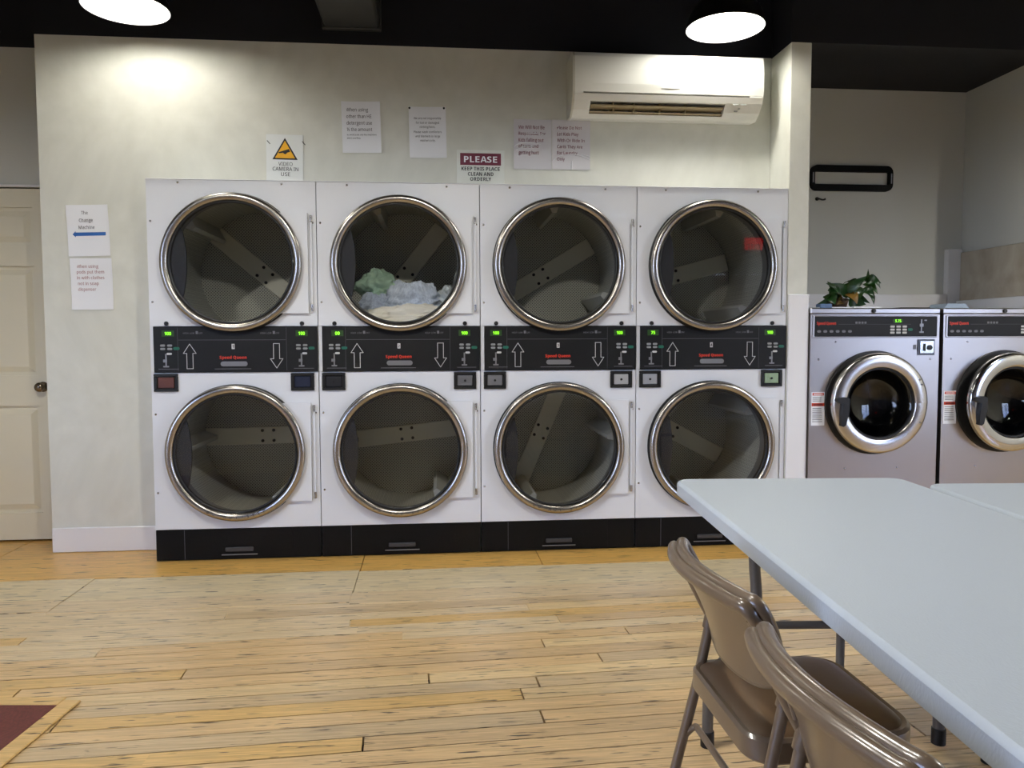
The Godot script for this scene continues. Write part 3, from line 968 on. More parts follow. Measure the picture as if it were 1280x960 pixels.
	if n == 1: door.rotation.y = 0.06
	var dt := Transform3D(Basis.IDENTITY, Vector3(-0.30, 0, 0))
	st = mb(true)
	lathe(st, [Vector2(0.276, 0.006), Vector2(0.287, 0.012), Vector2(0.288, 0.040), Vector2(0.283, 0.052), Vector2(0.270, 0.058), Vector2(0.215, 0.063), Vector2(0.207, 0.058), Vector2(0.203, 0.046), Vector2(0.200, 0.006), Vector2(0.276, 0.006)], dt, 80)
	obj("door_ring", st, M.washer_ring if n == 0 else M.chrome, door)
	st = mb(true)
	lathe(st, [Vector2(0.2025, 0.044), Vector2(0.192, 0.040), Vector2(0.180, 0.010), Vector2(0.150, -0.055), Vector2(0.110, -0.075), Vector2(0, -0.082)], dt, 56)
	obj("glass_bowl", st, pane(Color(0.01, 0.012, 0.016), 0.40), door)
	st = mb(true)
	lathe(st, [Vector2(0.204, 0.046), Vector2(0.196, 0.046), Vector2(0.192, 0.036)], dt, 56, true)
	obj("glass_seal", st, M.rubber, door)
	# handle hanging on the closing side
	st = mb()
	var hx := -0.30 - 0.245
	var poly := PackedVector2Array([Vector2(hx - 0.038, 0.020), Vector2(hx - 0.030, 0.034), Vector2(hx + 0.020, 0.040), Vector2(hx + 0.042, 0.030), Vector2(hx + 0.040, -0.04), Vector2(hx + 0.022, -0.118), Vector2(hx + 0.008, -0.128), Vector2(hx - 0.006, -0.122), Vector2(hx - 0.004, -0.06), Vector2(hx + 0.006, 0.0), Vector2(hx - 0.018, 0.008)])
	prism(st, poly, 0.056, 0.085)
	obj("door_handle", st, M.rubber, door)
	for y in [-0.115, 0.105, 0.135]:
		st = mb(true)
		lathe(st, [Vector2(0.007, 0.0), Vector2(0.007, 0.004), Vector2(0, 0.006)], Transform3D(Basis.IDENTITY, Vector3(-0.30 + sqrt(0.262 * 0.262 - y * y), y, 0.056)), 10)
		obj("hinge_bolt", st, M.chrome, door)

# ---------------------------------------------------------------- tables
func tables() -> void:
	var a := base("folding_table", Vector3(2.296, 0, 1.820), -0.078)
	tag(a, "white plastic folding table beside the two chairs", "table", "white folding tables")
	table(a)
	var b := base("folding_table", Vector3(3.057, 0, 1.985), -0.085)
	tag(b, "white plastic folding table cut off by the picture's edge, beyond the first", "table", "white folding tables")
	table(b)

func table(root: Node3D) -> void:
	var w := 0.752
	var l := 1.83
	var r := 0.055
	var h := 0.735
	# top: rounded plan, rolled rim
	var plan := func(ins: float) -> Array:
		var out := []
		var cs := [Vector2(w - r, r), Vector2(w - r, l - r), Vector2(r, l - r), Vector2(r, r)]
		for k in 4:
			for j in 9:
				var g := -PI / 2 + PI / 2 * k + PI / 2 * j / 8.0
				out.append(cs[k] + Vector2(cos(g), sin(g)) * (r - ins))
		return out
	var st := mb(true)
	var prof := [[0.030, h - 0.046], [0.003, h - 0.046], [0.0, h - 0.043], [0.0, h - 0.009], [0.003, h - 0.003], [0.010, h]]
	for j in prof.size() - 1:
		st.set_smooth_group([1, 2, 3, 4, 4][j])
		var A: Array = plan.call(prof[j][0])
		var B: Array = plan.call(prof[j + 1][0])
		for k in A.size():
			var k2 := (k + 1) % A.size()
			quad(st, Vector3(A[k].x, prof[j][1], A[k].y), Vector3(A[k2].x, prof[j][1], A[k2].y), Vector3(B[k2].x, prof[j + 1][1], B[k2].y), Vector3(B[k].x, prof[j + 1][1], B[k].y))
	st.set_smooth_group(-1)
	var T: Array = plan.call(0.010)
	var Bt: Array = plan.call(0.030)
	for k in T.size():
		var k2 := (k + 1) % T.size()
		tri(st, Vector3(w / 2, h, l / 2), Vector3(T[k].x, h, T[k].y), Vector3(T[k2].x, h, T[k2].y))
		tri(st, Vector3(w / 2, h - 0.03, l / 2), Vector3(Bt[k2].x, h - 0.03, Bt[k2].y), Vector3(Bt[k].x, h - 0.03, Bt[k].y))
		quad(st, Vector3(Bt[k].x, h - 0.046, Bt[k].y), Vector3(Bt[k2].x, h - 0.046, Bt[k2].y), Vector3(Bt[k2].x, h - 0.03, Bt[k2].y), Vector3(Bt[k].x, h - 0.03, Bt[k].y))
	obj("tabletop", st, M.table, root)
	# folding leg frames: two posts close together that splay to wide feet
	for e in 2:
		var z: float = [0.32, l - 0.08][e]
		var fr := node("leg_frame", root)
		var m := w / 2
		for s in [-1, 1]:
			st = mb(true)
			tube(st, bend([Vector3(m + s * 0.212, h - 0.03, z), Vector3(m + s * 0.212, 0.56, z), Vector3(m + s * 0.212, 0.37, z), Vector3(m + s * 0.325, 0.22, z), Vector3(m + s * 0.340, 0.16, z), Vector3(m + s * 0.343, 0.02, z)], 5), 0.0165, 12)
			obj("leg", st, M.table_leg, fr)
			st = mb(true)
			lathe(st, [Vector2(0, 0.0), Vector2(0.020, 0.0), Vector2(0.020, 0.045), Vector2(0.0168, 0.047)], upright(Vector3(m + s * 0.343, 0.0, z)), 14, true)
			obj("foot_cap", st, M.rubber, fr)
		st = mb(true)
		tube(st, [Vector3(m - 0.212, 0.36, z), Vector3(m + 0.212, 0.36, z)], 0.012, 10)
		obj("crossbar", st, M.table_leg, fr)
		st = mb(true)
		tube(st, [Vector3(m + 0.045, 0.36, z), Vector3(m + 0.045, 0.004, z)], 0.0125, 10)
		obj("centre_post", st, M.table_leg, fr)

# ---------------------------------------------------------------- chairs
func chairs() -> void:
	var c1 := base("folding_chair", Vector3(2.262, 0, 2.790), 0.0)
	tag(c1, "brown metal folding chair tucked under the table, padded seat fully in view", "chair", "brown folding chairs at the table")
	chair(c1)
	var c2 := c1.duplicate()
	c2.name = numbered("folding_chair")
	add_child(c2)
	c2.position = Vector3(2.230, 0, 3.315)
	c2.rotation.y = 0.02
	tag(c2, "brown metal folding chair nearest the camera, mostly its backrest in view", "chair", "brown folding chairs at the table")

func chair(root: Node3D) -> void:
	# the chair faces +x
	var poly := []
	var cs := [[Vector2(0.100, -0.128), 0.060], [Vector2(0.100, 0.092), 0.060], [Vector2(-0.115, 0.110), 0.045], [Vector2(-0.115, -0.146), 0.045]]
	var plan := func(g: float) -> Array:
		var out := []
		for k in 4:
			for j in 7:
				var a := -PI / 2 + PI / 2 * k + PI / 2 * j / 6.0
				out.append((cs[k][0] as Vector2) + Vector2(cos(a), sin(a)) * (cs[k][1] + g))
		return out
	var loft := func(st: SurfaceTool, prof: Array, cap: bool):
		for j in prof.size() - 1:
			st.set_smooth_group(j + 1)
			var A: Array = plan.call(prof[j][0])
			var B: Array = plan.call(prof[j + 1][0])
			for k in A.size():
				var k2 := (k + 1) % A.size()
				quad(st, Vector3(A[k].x, prof[j][1], A[k].y), Vector3(A[k2].x, prof[j][1], A[k2].y), Vector3(B[k2].x, prof[j + 1][1], B[k2].y), Vector3(B[k].x, prof[j + 1][1], B[k].y))
		if cap:
			var e: Array = prof[-1]
			var A: Array = plan.call(e[0])
			for k in A.size():
				tri(st, Vector3(0.01, e[1] + 0.004, 0), Vector3(A[k].x, e[1], A[k].y), Vector3(A[(k + 1) % A.size()].x, e[1], A[(k + 1) % A.size()].y))
	var st := mb(true)
	loft.call(st, [[-0.02, 0.406], [0.006, 0.406], [0.012, 0.412], [0.012, 0.450], [0.006, 0.456], [-0.003, 0.454]], false)
	obj("seat_pan", st, M.taupe, root)
	st = mb(true)
	var rim: Array = plan.call(-0.002)
	var steps := [1.0, 0.985, 0.95, 0.88, 0.75, 0.55, 0.3, 0.0]
	st.set_smooth_group(0)
	for j in steps.size() - 1:
		for k in rim.size():
			var k2 := (k + 1) % rim.size()
			var q := []
			for e in [[k, j], [k2, j], [k2, j + 1], [k, j + 1]]:
				var sc: float = steps[e[1]]
				q.append(Vector3(0.01 + (rim[e[0]].x - 0.01) * sc, 0.453 + 0.018 * (1 - pow(sc, 9.0)) + 0.010 * (1 - sc * sc), -0.018 + (rim[e[0]].y + 0.018) * sc))
			tri(st, q[0], q[1], q[2])
			if steps[j + 1] > 0: tri(st, q[0], q[2], q[3])
	var cu := obj("seat_cushion", st, M.vinyl, root)
	tag(cu, "brown vinyl seat pad")
	# curved steel backrest
	var pt := func(u: float, v: float, off: float) -> Vector3:
		# u across -1..1, v from 0 (bottom) to 1 (top)
		var half := lerpf(0.180, 0.212, smoothstep(0.0, 1.0, v))
		var y := lerpf(0.570 - 0.035 * (1 - u * u * u * u), 0.720 + 0.010 * (1 - u * u), v)
		var x := -0.118 - (y - 0.55) * 0.42 - 0.042 * (1 - u * u) + 0.012 * sin(PI * v)
		return Vector3(x + off * 0.92, y + off * 0.38, u * half)
	st = mb(true)
	var nu := 20
	var nv := 8
	for i in nu:
		for j in nv:
			var u0 := -1 + 2.0 * i / nu; var u1 := -1 + 2.0 * (i + 1) / nu
			var v0 := float(j) / nv; var v1 := float(j + 1) / nv
			for off in [-0.005, 0.005]:
				quad(st, pt.call(u0, v0, off), pt.call(u1, v0, off), pt.call(u1, v1, off), pt.call(u0, v1, off))
	obj("backrest", st, M.taupe, root)
	for o in [-0.009, 0.012]:
		st = mb(true)
		var line := []
		var rad := []
		var ctl := []
		for v in [0.15, 0.4, 0.65, 0.86]: ctl.append(pt.call(-1.0, v, o))
		for i in 17: ctl.append(pt.call(-0.97 + 1.94 * i / 16, 1.0, o) + Vector3(0, 0.002, 0))
		for v in [0.86, 0.65, 0.4, 0.15]: ctl.append(pt.call(1.0, v, o))
		line = bend(ctl, 4)
		for i in line.size():
			var e := mini(i, line.size() - 1 - i)
			rad.append(lerpf(0.0045, 0.0140, smoothstep(0.0, 18.0, float(e))))
		tube(st, line, 0.0140, 12, Transform3D.IDENTITY, rad)
		obj("top_rail", st, M.taupe, root)
	st = mb(true)
	var low := []
	for i in 21: low.append(pt.call(-1 + 2.0 * i / 20, 0.0, 0.0))
	tube(st, low, 0.006, 8)
	for s in [-1, 1]:
		var sd := []
		for i in 9: sd.append(pt.call(float(s), i / 8.0, 0.0))
		tube(st, sd, 0.006, 8)
	obj("backrest_edge", st, M.taupe, root)
	for s in [-1, 1]:
		st = mb(true)
		tube(st, bend([Vector3(-0.188, 0.700, s * 0.204), Vector3(-0.118, 0.560, s * 0.200), Vector3(-0.045, 0.455, s * 0.197), Vector3(0.06, 0.27, s * 0.197), Vector3(0.20, 0.02, s * 0.197)], 4), 0.0115, 12)
		obj("front_leg", st, M.taupe, root)
		st = mb(true)
		tube(st, [Vector3(-0.112, 0.585, s * 0.193), Vector3(-0.150, 0.40, s * 0.193), Vector3(-0.245, 0.02, s * 0.193)], 0.0115, 12)
		lathe(st, [Vector2(0.0155, -0.028), Vector2(0.0155, 0.028)], Transform3D(Basis(Vector3.BACK, -0.2), Vector3(-0.117, 0.560, s * 0.193)) * upright(Vector3.ZERO), 14)
		obj("rear_leg", st, M.taupe, root)
		for q in [Vector3(0.20, 0.0, s * 0.197), Vector3(-0.246, 0.0, s * 0.193)]:
			st = mb(true)
			lathe(st, [Vector2(0, 0.0), Vector2(0.0155, 0.0), Vector2(0.0145, 0.034), Vector2(0.0117, 0.036)], upright(q), 14, true)
			obj("rubber_foot", st, M.rubber, root)
		# folding link beside the seat
		st = mb()
		var lk := Transform3D(Basis(Vector3.BACK, -0.62), Vector3(-0.115, 0.545, s * 0.184))
		bx(st, Vector3(0.0, -0.009, -0.003), Vector3(0.13, 0.009, 0.003), 0.002, lk)
		obj("folding_link", st, mat(Color(0.12, 0.11, 0.10), 0.4), root)
	for q in [[-0.176, 0.285, 0.190], [-0.216, 0.125, 0.190]]:
		st = mb(true)
		var x: float = q[0]; var y: float = q[1]; var z: float = q[2]
		tube(st, bend([Vector3(x, y, -z), Vector3(x + 0.016, y + 0.022, -z + 0.012), Vector3(x + 0.020, y + 0.026, -z + 0.05), Vector3(x + 0.020, y + 0.026, z - 0.05), Vector3(x + 0.016, y + 0.022, z - 0.012), Vector3(x, y, z)], 5), 0.0075, 10)
		obj("stretcher", st, M.taupe, root)
	st = mb(true)
	tube(st, [Vector3(0.135, 0.135, -0.196), Vector3(0.135, 0.135, 0.196)], 0.0075, 10)
	obj("stretcher", st, M.taupe, root)

# ---------------------------------------------------------------- air conditioner
func air_conditioner() -> void:
	var x0 := 2.285
	var x1 := 3.385
	var a := base("air_conditioner", Vector3(x0, 0, ZW))
	tag(a, "white wall-mounted air conditioner with open louvre under the black band", "air conditioner")
	var L := x1 - x0
	# side outline (depth from the wall, height)
	var side := [Vector2(0.0, 2.47), Vector2(0.0, 2.80), Vector2(0.165, 2.80), Vector2(0.192, 2.792), Vector2(0.205, 2.770), Vector2(0.214, 2.70), Vector2(0.215, 2.62), Vector2(0.208, 2.575)]
	var low := [Vector2(0.206, 2.568), Vector2(0.190, 2.535), Vector2(0.150, 2.492), Vector2(0.115, 2.468), Vector2(0.09, 2.460), Vector2(0.0, 2.47)]
	var rot := Transform3D(Basis(Vector3(0, 0, 1), Vector3(0, 1, 0), Vector3(1, 0, 0)), Vector3.ZERO)   # (depth, height, length) -> (length, height, depth)
	var st := mb()
	var top := PackedVector2Array(side)
	top.append(Vector2(0.03, 2.575))
	top.append(Vector2(0.03, 2.47))
	prism(st, top, 0.012, L - 0.012, rot)
	obj("body", st, M.plastic, a)
	# end caps, full outline
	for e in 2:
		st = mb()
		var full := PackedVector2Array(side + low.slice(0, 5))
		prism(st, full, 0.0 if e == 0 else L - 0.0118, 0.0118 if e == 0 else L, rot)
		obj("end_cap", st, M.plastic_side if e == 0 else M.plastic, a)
	# lower front with the outlet opening
	var ox0 := 0.105
	var ox1 := 0.885
	st = mb()
	var solid := PackedVector2Array([Vector2(0.03, 2.566), Vector2(0.206, 2.566), Vector2(0.190, 2.535), Vector2(0.150, 2.492), Vector2(0.115, 2.468), Vector2(0.09, 2.460), Vector2(0.03, 2.466)])
	prism(st, solid, 0.012, ox0, rot)
	prism(st, solid, ox1, L - 0.012, rot)
	prism(st, PackedVector2Array([Vector2(0.03, 2.566), Vector2(0.206, 2.566), Vector2(0.190, 2.535), Vector2(0.187, 2.531), Vector2(0.03, 2.548)]), ox0, ox1, rot)
	prism(st, PackedVector2Array([Vector2(0.03, 2.478), Vector2(0.128, 2.4765), Vector2(0.115, 2.468), Vector2(0.09, 2.460), Vector2(0.03, 2.466)]), ox0, ox1, rot)
	# the seam over the outlet stays open between these two end fillings
	bx(st, Vector3(0.012, 2.565, 0.03), Vector3(0.06, 2.576, 0.2065))
	bx(st, Vector3(1.02, 2.565, 0.03), Vector3(L - 0.012, 2.576, 0.2065))
	obj("lower_front", st, M.plastic, a)
	st = mb()
	prism(st, PackedVector2Array([Vector2(0.120, 2.500), Vector2(0.168, 2.512), Vector2(0.168, 2.518), Vector2(0.118, 2.508)]), ox0 + 0.004, ox1 - 0.004, rot)
	obj("louvre", st, M.vane, a)
	st = mb()
	prism(st, PackedVector2Array([Vector2(0.105, 2.480), Vector2(0.134, 2.482), Vector2(0.142, 2.487), Vector2(0.106, 2.486)]), ox0 + 0.004, ox1 - 0.004, rot)
	obj("louvre", st, M.vane, a)
	for x in [0.24, 0.36, 0.51, 0.66]:
		obj("divider", box(Vector3(x, 2.480, 0.06), Vector3(x + 0.006, 2.546, 0.150)), M.vane, a)
	obj("brand_mark", box(Vector3(0.505, 2.600, 0.2145), Vector3(0.610, 2.610, 0.2155)), mat(Color(0.80, 0.80, 0.79), 0.5), a)
	st = mb()
	for q in [[0.93, 2.527, 0.03], [0.975, 2.527, 0.03], [0.965, 2.508, 0.012], [0.945, 2.497, 0.02]]:
		bx(st, Vector3(q[0], q[1], 0.180 + (q[1] - 2.527) * 0.9), Vector3(q[0] + q[2], q[1] + 0.006, 0.190 + (q[1] - 2.527) * 0.9))
	obj("indicator", st, mat(Color(0.62, 0.63, 0.62), 0.5), a)

# ---------------------------------------------------------------- paper signs
func sheet(called: String, at: Vector3, w: float, h: float, tilt: float, label: String, m: Material = null) -> Node3D:
	# a sheet whose middle stands at `at`, leaning on the wall
	var s := base(called, Vector3(at.x, at.y, ZW + 0.0005))
	s.rotation.z = tilt
	tag(s, label, "notice", "paper notices on the wall")
	var st := mb(true)
	var n := 8
	var f := func(i: int, j: int, z: float) -> Vector3:
		var u := float(i) / n - 0.5
		var v := float(j) / n - 0.5
		# corners lift a little from the wall
		var lift := 0.004 * pow(absf(u * 2), 4) * (0.4 + absf(v * 2)) + 0.0012 * sin(v * 14.0 + at.x * 9.0)
		return Vector3(u * w, v * h, 0.0015 + z + maxf(lift, 0.0))
	for i in n:
		for j in n:
			quad(st, f.call(i, j + 1, 0.001), f.call(i + 1, j + 1, 0.001), f.call(i + 1, j, 0.001), f.call(i, j, 0.001))
			quad(st, f.call(i, j, 0.0), f.call(i + 1, j, 0.0), f.call(i + 1, j + 1, 0.0), f.call(i, j + 1, 0.0))
	obj("paper", st, m if m else M.paper, s)
	return s

func lines(s: Node3D, rows: Array, m: Material, bold := false) -> void:
	# each row: text, x, y, width, cap height, left aligned
	for r in rows:
		write(r[0], s, Vector3(r[1], r[2], 0.0042), r[3], r[4], m, bold, r[5] if r.size() > 5 else false)

func signs() -> void:
	# change machine
	var s := sheet("paper_notice", Vector3(-0.400, 1.806, 0), 0.222, 0.282, 0.03, "white paper notice with a blue arrow to the change machine")
	lines(s, [["The", -0.015, 0.098, 0.035, 0.019], ["Change", -0.010, 0.057, 0.072, 0.019], ["Machine", -0.008, 0.018, 0.084, 0.019]], M.ink_soft)
	var st := mb()
	prism(st, PackedVector2Array([Vector2(-0.085, -0.020), Vector2(-0.068, -0.003), Vector2(-0.068, -0.010), Vector2(0.092, -0.010), Vector2(0.092, -0.029), Vector2(-0.068, -0.029), Vector2(-0.068, -0.036)]), 0.0042, 0.0046)
	obj("arrow", st, M.blue_ink, s)
	s = sheet("paper_notice", Vector3(-0.390, 1.511, 0), 0.222, 0.285, 0.012, "white paper notice with faded reddish text about using pods")
	lines(s, [["When using", -0.078, 0.098, 0.115, 0.018, true], ["pods put them", -0.078, 0.067, 0.145, 0.018, true], ["in with clothes", -0.078, 0.035, 0.145, 0.018, true], ["not in soap", -0.074, 0.003, 0.110, 0.018, true], ["dispenser", -0.074, -0.029, 0.095, 0.018, true]], M.ink_pink)
	# detergent
	s = sheet("paper_notice", Vector3(1.103, 2.404, 0), 0.218, 0.288, 0.02, "white paper notice about detergent, highest on the wall")
	lines(s, [["When using", -0.082, 0.098, 0.122, 0.020, true], ["other than HE", -0.082, 0.061, 0.140, 0.020, true], ["detergent use", -0.082, 0.024, 0.142, 0.020, true], ["\u00bd the amount", -0.082, -0.012, 0.142, 0.020, true]], M.ink_soft)
	lines(s, [["to avoid suds and the machines", -0.082, -0.042, 0.165, 0.009, true], ["don't overflow", -0.082, -0.061, 0.075, 0.009, true]], M.ink)
	# responsibility
	s = sheet("paper_notice", Vector3(1.478, 2.383, 0), 0.212, 0.288, 0.018, "white paper notice pinned at its corners, centred small grey text")
	lines(s, [["We are not responsible", 0.0, 0.080, 0.155, 0.012], ["for lost or damaged", 0.0, 0.055, 0.132, 0.012], ["clothing/items.", 0.0, 0.031, 0.090, 0.012], ["Please wash comforters", 0.0, 0.003, 0.158, 0.012], ["and blankets in large", 0.0, -0.021, 0.140, 0.012], ["washers only.", 0.0, -0.045, 0.088, 0.012]], M.ink_soft)
	for x in [-0.100, 0.096]:
		st = mb(true)
		lathe(st, [Vector2(0.006, 0.006), Vector2(0.006, 0.010), Vector2(0.0, 0.013)], Transform3D(Basis.IDENTITY, Vector3(x, 0.136, 0)), 12)
		obj("pin", st, M.rubber, s)
	# kids and carts
	s = sheet("paper_notice", Vector3(2.085, 2.328, 0), 0.222, 0.284, 0.0, "grey-white notice with purple-red text about kids falling, glare painted as white streaks", mat(Color(0.86, 0.85, 0.86), 0.4))
	lines(s, [["We Will Not Be", -0.083, 0.098, 0.152, 0.020, true], ["Responsible For", -0.083, 0.062, 0.158, 0.018, true], ["Kids falling out", -0.083, 0.025, 0.146, 0.020, true], ["of carts and", -0.083, -0.010, 0.115, 0.018, true], ["getting hurt", -0.083, -0.047, 0.118, 0.020, true]], M.ink_red)
	film_glare(s, [[Vector3(-0.112, -0.016, 0), Vector3(-0.07, 0.008, 0), Vector3(0.0, 0.010, 0), Vector3(0.045, 0.0, 0)], [Vector3(-0.10, -0.035, 0), Vector3(-0.06, -0.015, 0), Vector3(0.01, -0.012, 0)], [Vector3(-0.045, 0.060, 0), Vector3(0.02, 0.064, 0), Vector3(0.07, 0.052, 0)]])
	s = sheet("paper_notice", Vector3(2.311, 2.330, 0), 0.224, 0.284, 0.0, "grey-white notice with purple-red text about carts, below the air conditioner", mat(Color(0.86, 0.85, 0.86), 0.4))
	lines(s, [["Please Do Not", -0.083, 0.098, 0.145, 0.018, true], ["Let Kids Play", -0.083, 0.061, 0.126, 0.018, true], ["With Or Ride In", -0.083, 0.025, 0.162, 0.018, true], ["Carts They Are", -0.083, -0.011, 0.150, 0.018, true], ["For Laundry", -0.083, -0.047, 0.120, 0.018, true], ["Only", -0.083, -0.083, 0.045, 0.018, true]], M.ink_red)
	film_glare(s, [[Vector3(-0.115, -0.100, 0), Vector3(-0.07, -0.068, 0), Vector3(0.01, -0.055, 0), Vector3(0.07, -0.068, 0), Vector3(0.112, -0.086, 0)], [Vector3(0.005, -0.095, 0), Vector3(0.004, -0.145, 0)], [Vector3(0.06, -0.052, 0), Vector3(0.112, -0.066, 0)]])
	# PLEASE sign, standing on the dryer tops
	s = base("printed_sign", Vector3(1.781, 2.187, ZW + 0.0005))
	tag(s, "white and maroon sign that reads PLEASE keep this place clean", "sign")
	obj("board", box(Vector3(-0.138, -0.135, 0.0), Vector3(0.138, 0.103, 0.003), 0.001), mat(Color(0.90, 0.91, 0.88), 0.4), s)
	obj("title_band", box(Vector3(-0.118, 0.016, 0.003), Vector3(0.118, 0.084, 0.0036)), M.maroon, s)
	write("PLEASE", s, Vector3(0, 0.050, 0.0038), 0.192, 0.036, M.paper, true)
	lines(s, [["KEEP THIS PLACE", 0.0, -0.004, 0.222, 0.021], ["CLEAN AND", 0.0, -0.034, 0.148, 0.021], ["ORDERLY", 0.0, -0.063, 0.122, 0.021]], M.ink, true)
	# VIDEO CAMERA sign
	s = base("printed_sign", Vector3(0.673, 2.232, ZW + 0.0005))
	s.rotation.z = -0.01
	tag(s, "white sign with a yellow triangle that reads VIDEO CAMERA IN USE", "sign")
	obj("board", box(Vector3(-0.102, -0.180, 0.0), Vector3(0.102, 0.122, 0.003), 0.001), mat(Color(0.90, 0.91, 0.90), 0.35), s)
	st = mb()
	prism(st, PackedVector2Array([Vector2(-0.068, -0.018), Vector2(0.072, -0.018), Vector2(0.002, 0.103)]), 0.003, 0.0036)
	obj("triangle_border", st, M.ink, s)
	st = mb()
	prism(st, PackedVector2Array([Vector2(-0.054, -0.010), Vector2(0.058, -0.010), Vector2(0.002, 0.087)]), 0.0036, 0.0040)
	obj("triangle", st, M.yellow, s)
	st = mb()
	prism(st, PackedVector2Array([Vector2(-0.035, 0.022), Vector2(0.024, 0.042), Vector2(0.030, 0.026), Vector2(0.012, 0.020), Vector2(0.008, 0.012), Vector2(-0.004, 0.014), Vector2(-0.008, 0.020), Vector2(-0.030, 0.016)]), 0.0040, 0.0044)
	obj("camera_symbol", st, M.ink, s)
	lines(s, [["VIDEO", 0.004, -0.042, 0.078, 0.021], ["CAMERA IN", 0.004, -0.070, 0.142, 0.021], ["USE", 0.004, -0.099, 0.050, 0.021]], M.ink)
	for x in [-0.088, 0.106]:
		obj("staple", box(Vector3(-0.013, -0.002, 0.003), Vector3(0.013, 0.002, 0.006), 0.001), M.ink, s).transform = Transform3D(Basis(Vector3.BACK, -0.85), Vector3(x, 0.076, 0))

func film_glare(s: Node3D, curves: Array) -> void:
	# white tubes painted in for the glare on the clear sleeve
	for c in curves:
		var pts := []
		for p in c: pts.append(p + Vector3(0, 0, 0.0055))
		var st := mb(true)
		tube(st, bend(pts, 5), 0.0022, 8)
		obj("glare_streak", st, mat(Color(0.93, 0.93, 0.94), 0.08), s)

# ---------------------------------------------------------------- things in and on
func crumple(seed_: int, size: Vector3, freq: float, amp: float) -> SurfaceTool:
	# a heaped piece of cloth with ridged folds
	var n := FastNoiseLite.new(); n.seed = seed_; n.frequency = freq; n.fractal_octaves = 3
	n.fractal_type = FastNoiseLite.FRACTAL_RIDGED
	var m := FastNoiseLite.new(); m.seed = seed_ + 3; m.frequency = freq * 0.45; m.fractal_octaves = 2
	var st := mb(true)
	var nu := 72
	var nv := 44
	var P := []
	for j in nv + 1:
		var row := []
		for i in nu + 1:
			var a := TAU * (i % nu) / nu
			var b := PI * j / nv
			var d := Vector3(sin(b) * cos(a), cos(b), sin(b) * sin(a))
			var q := d + 0.25 * Vector3(m.get_noise_3dv(d * 10.0), m.get_noise_3dv(d * 10.0 + Vector3(31, 0, 0)), m.get_noise_3dv(d * 10.0 + Vector3(0, 57, 0)))
			var r := 1.0 + 0.45 * m.get_noise_3dv(d * 10.0) + amp * n.get_noise_3dv(q * 10.0)
			row.append(Vector3(d.x * size.x, d.y * size.y, d.z * size.z) * r)
		P.append(row)
	for j in nv:
		for i in nu:
			quad(st, P[j][i], P[j][i + 1], P[j + 1][i + 1], P[j + 1][i])
	return st

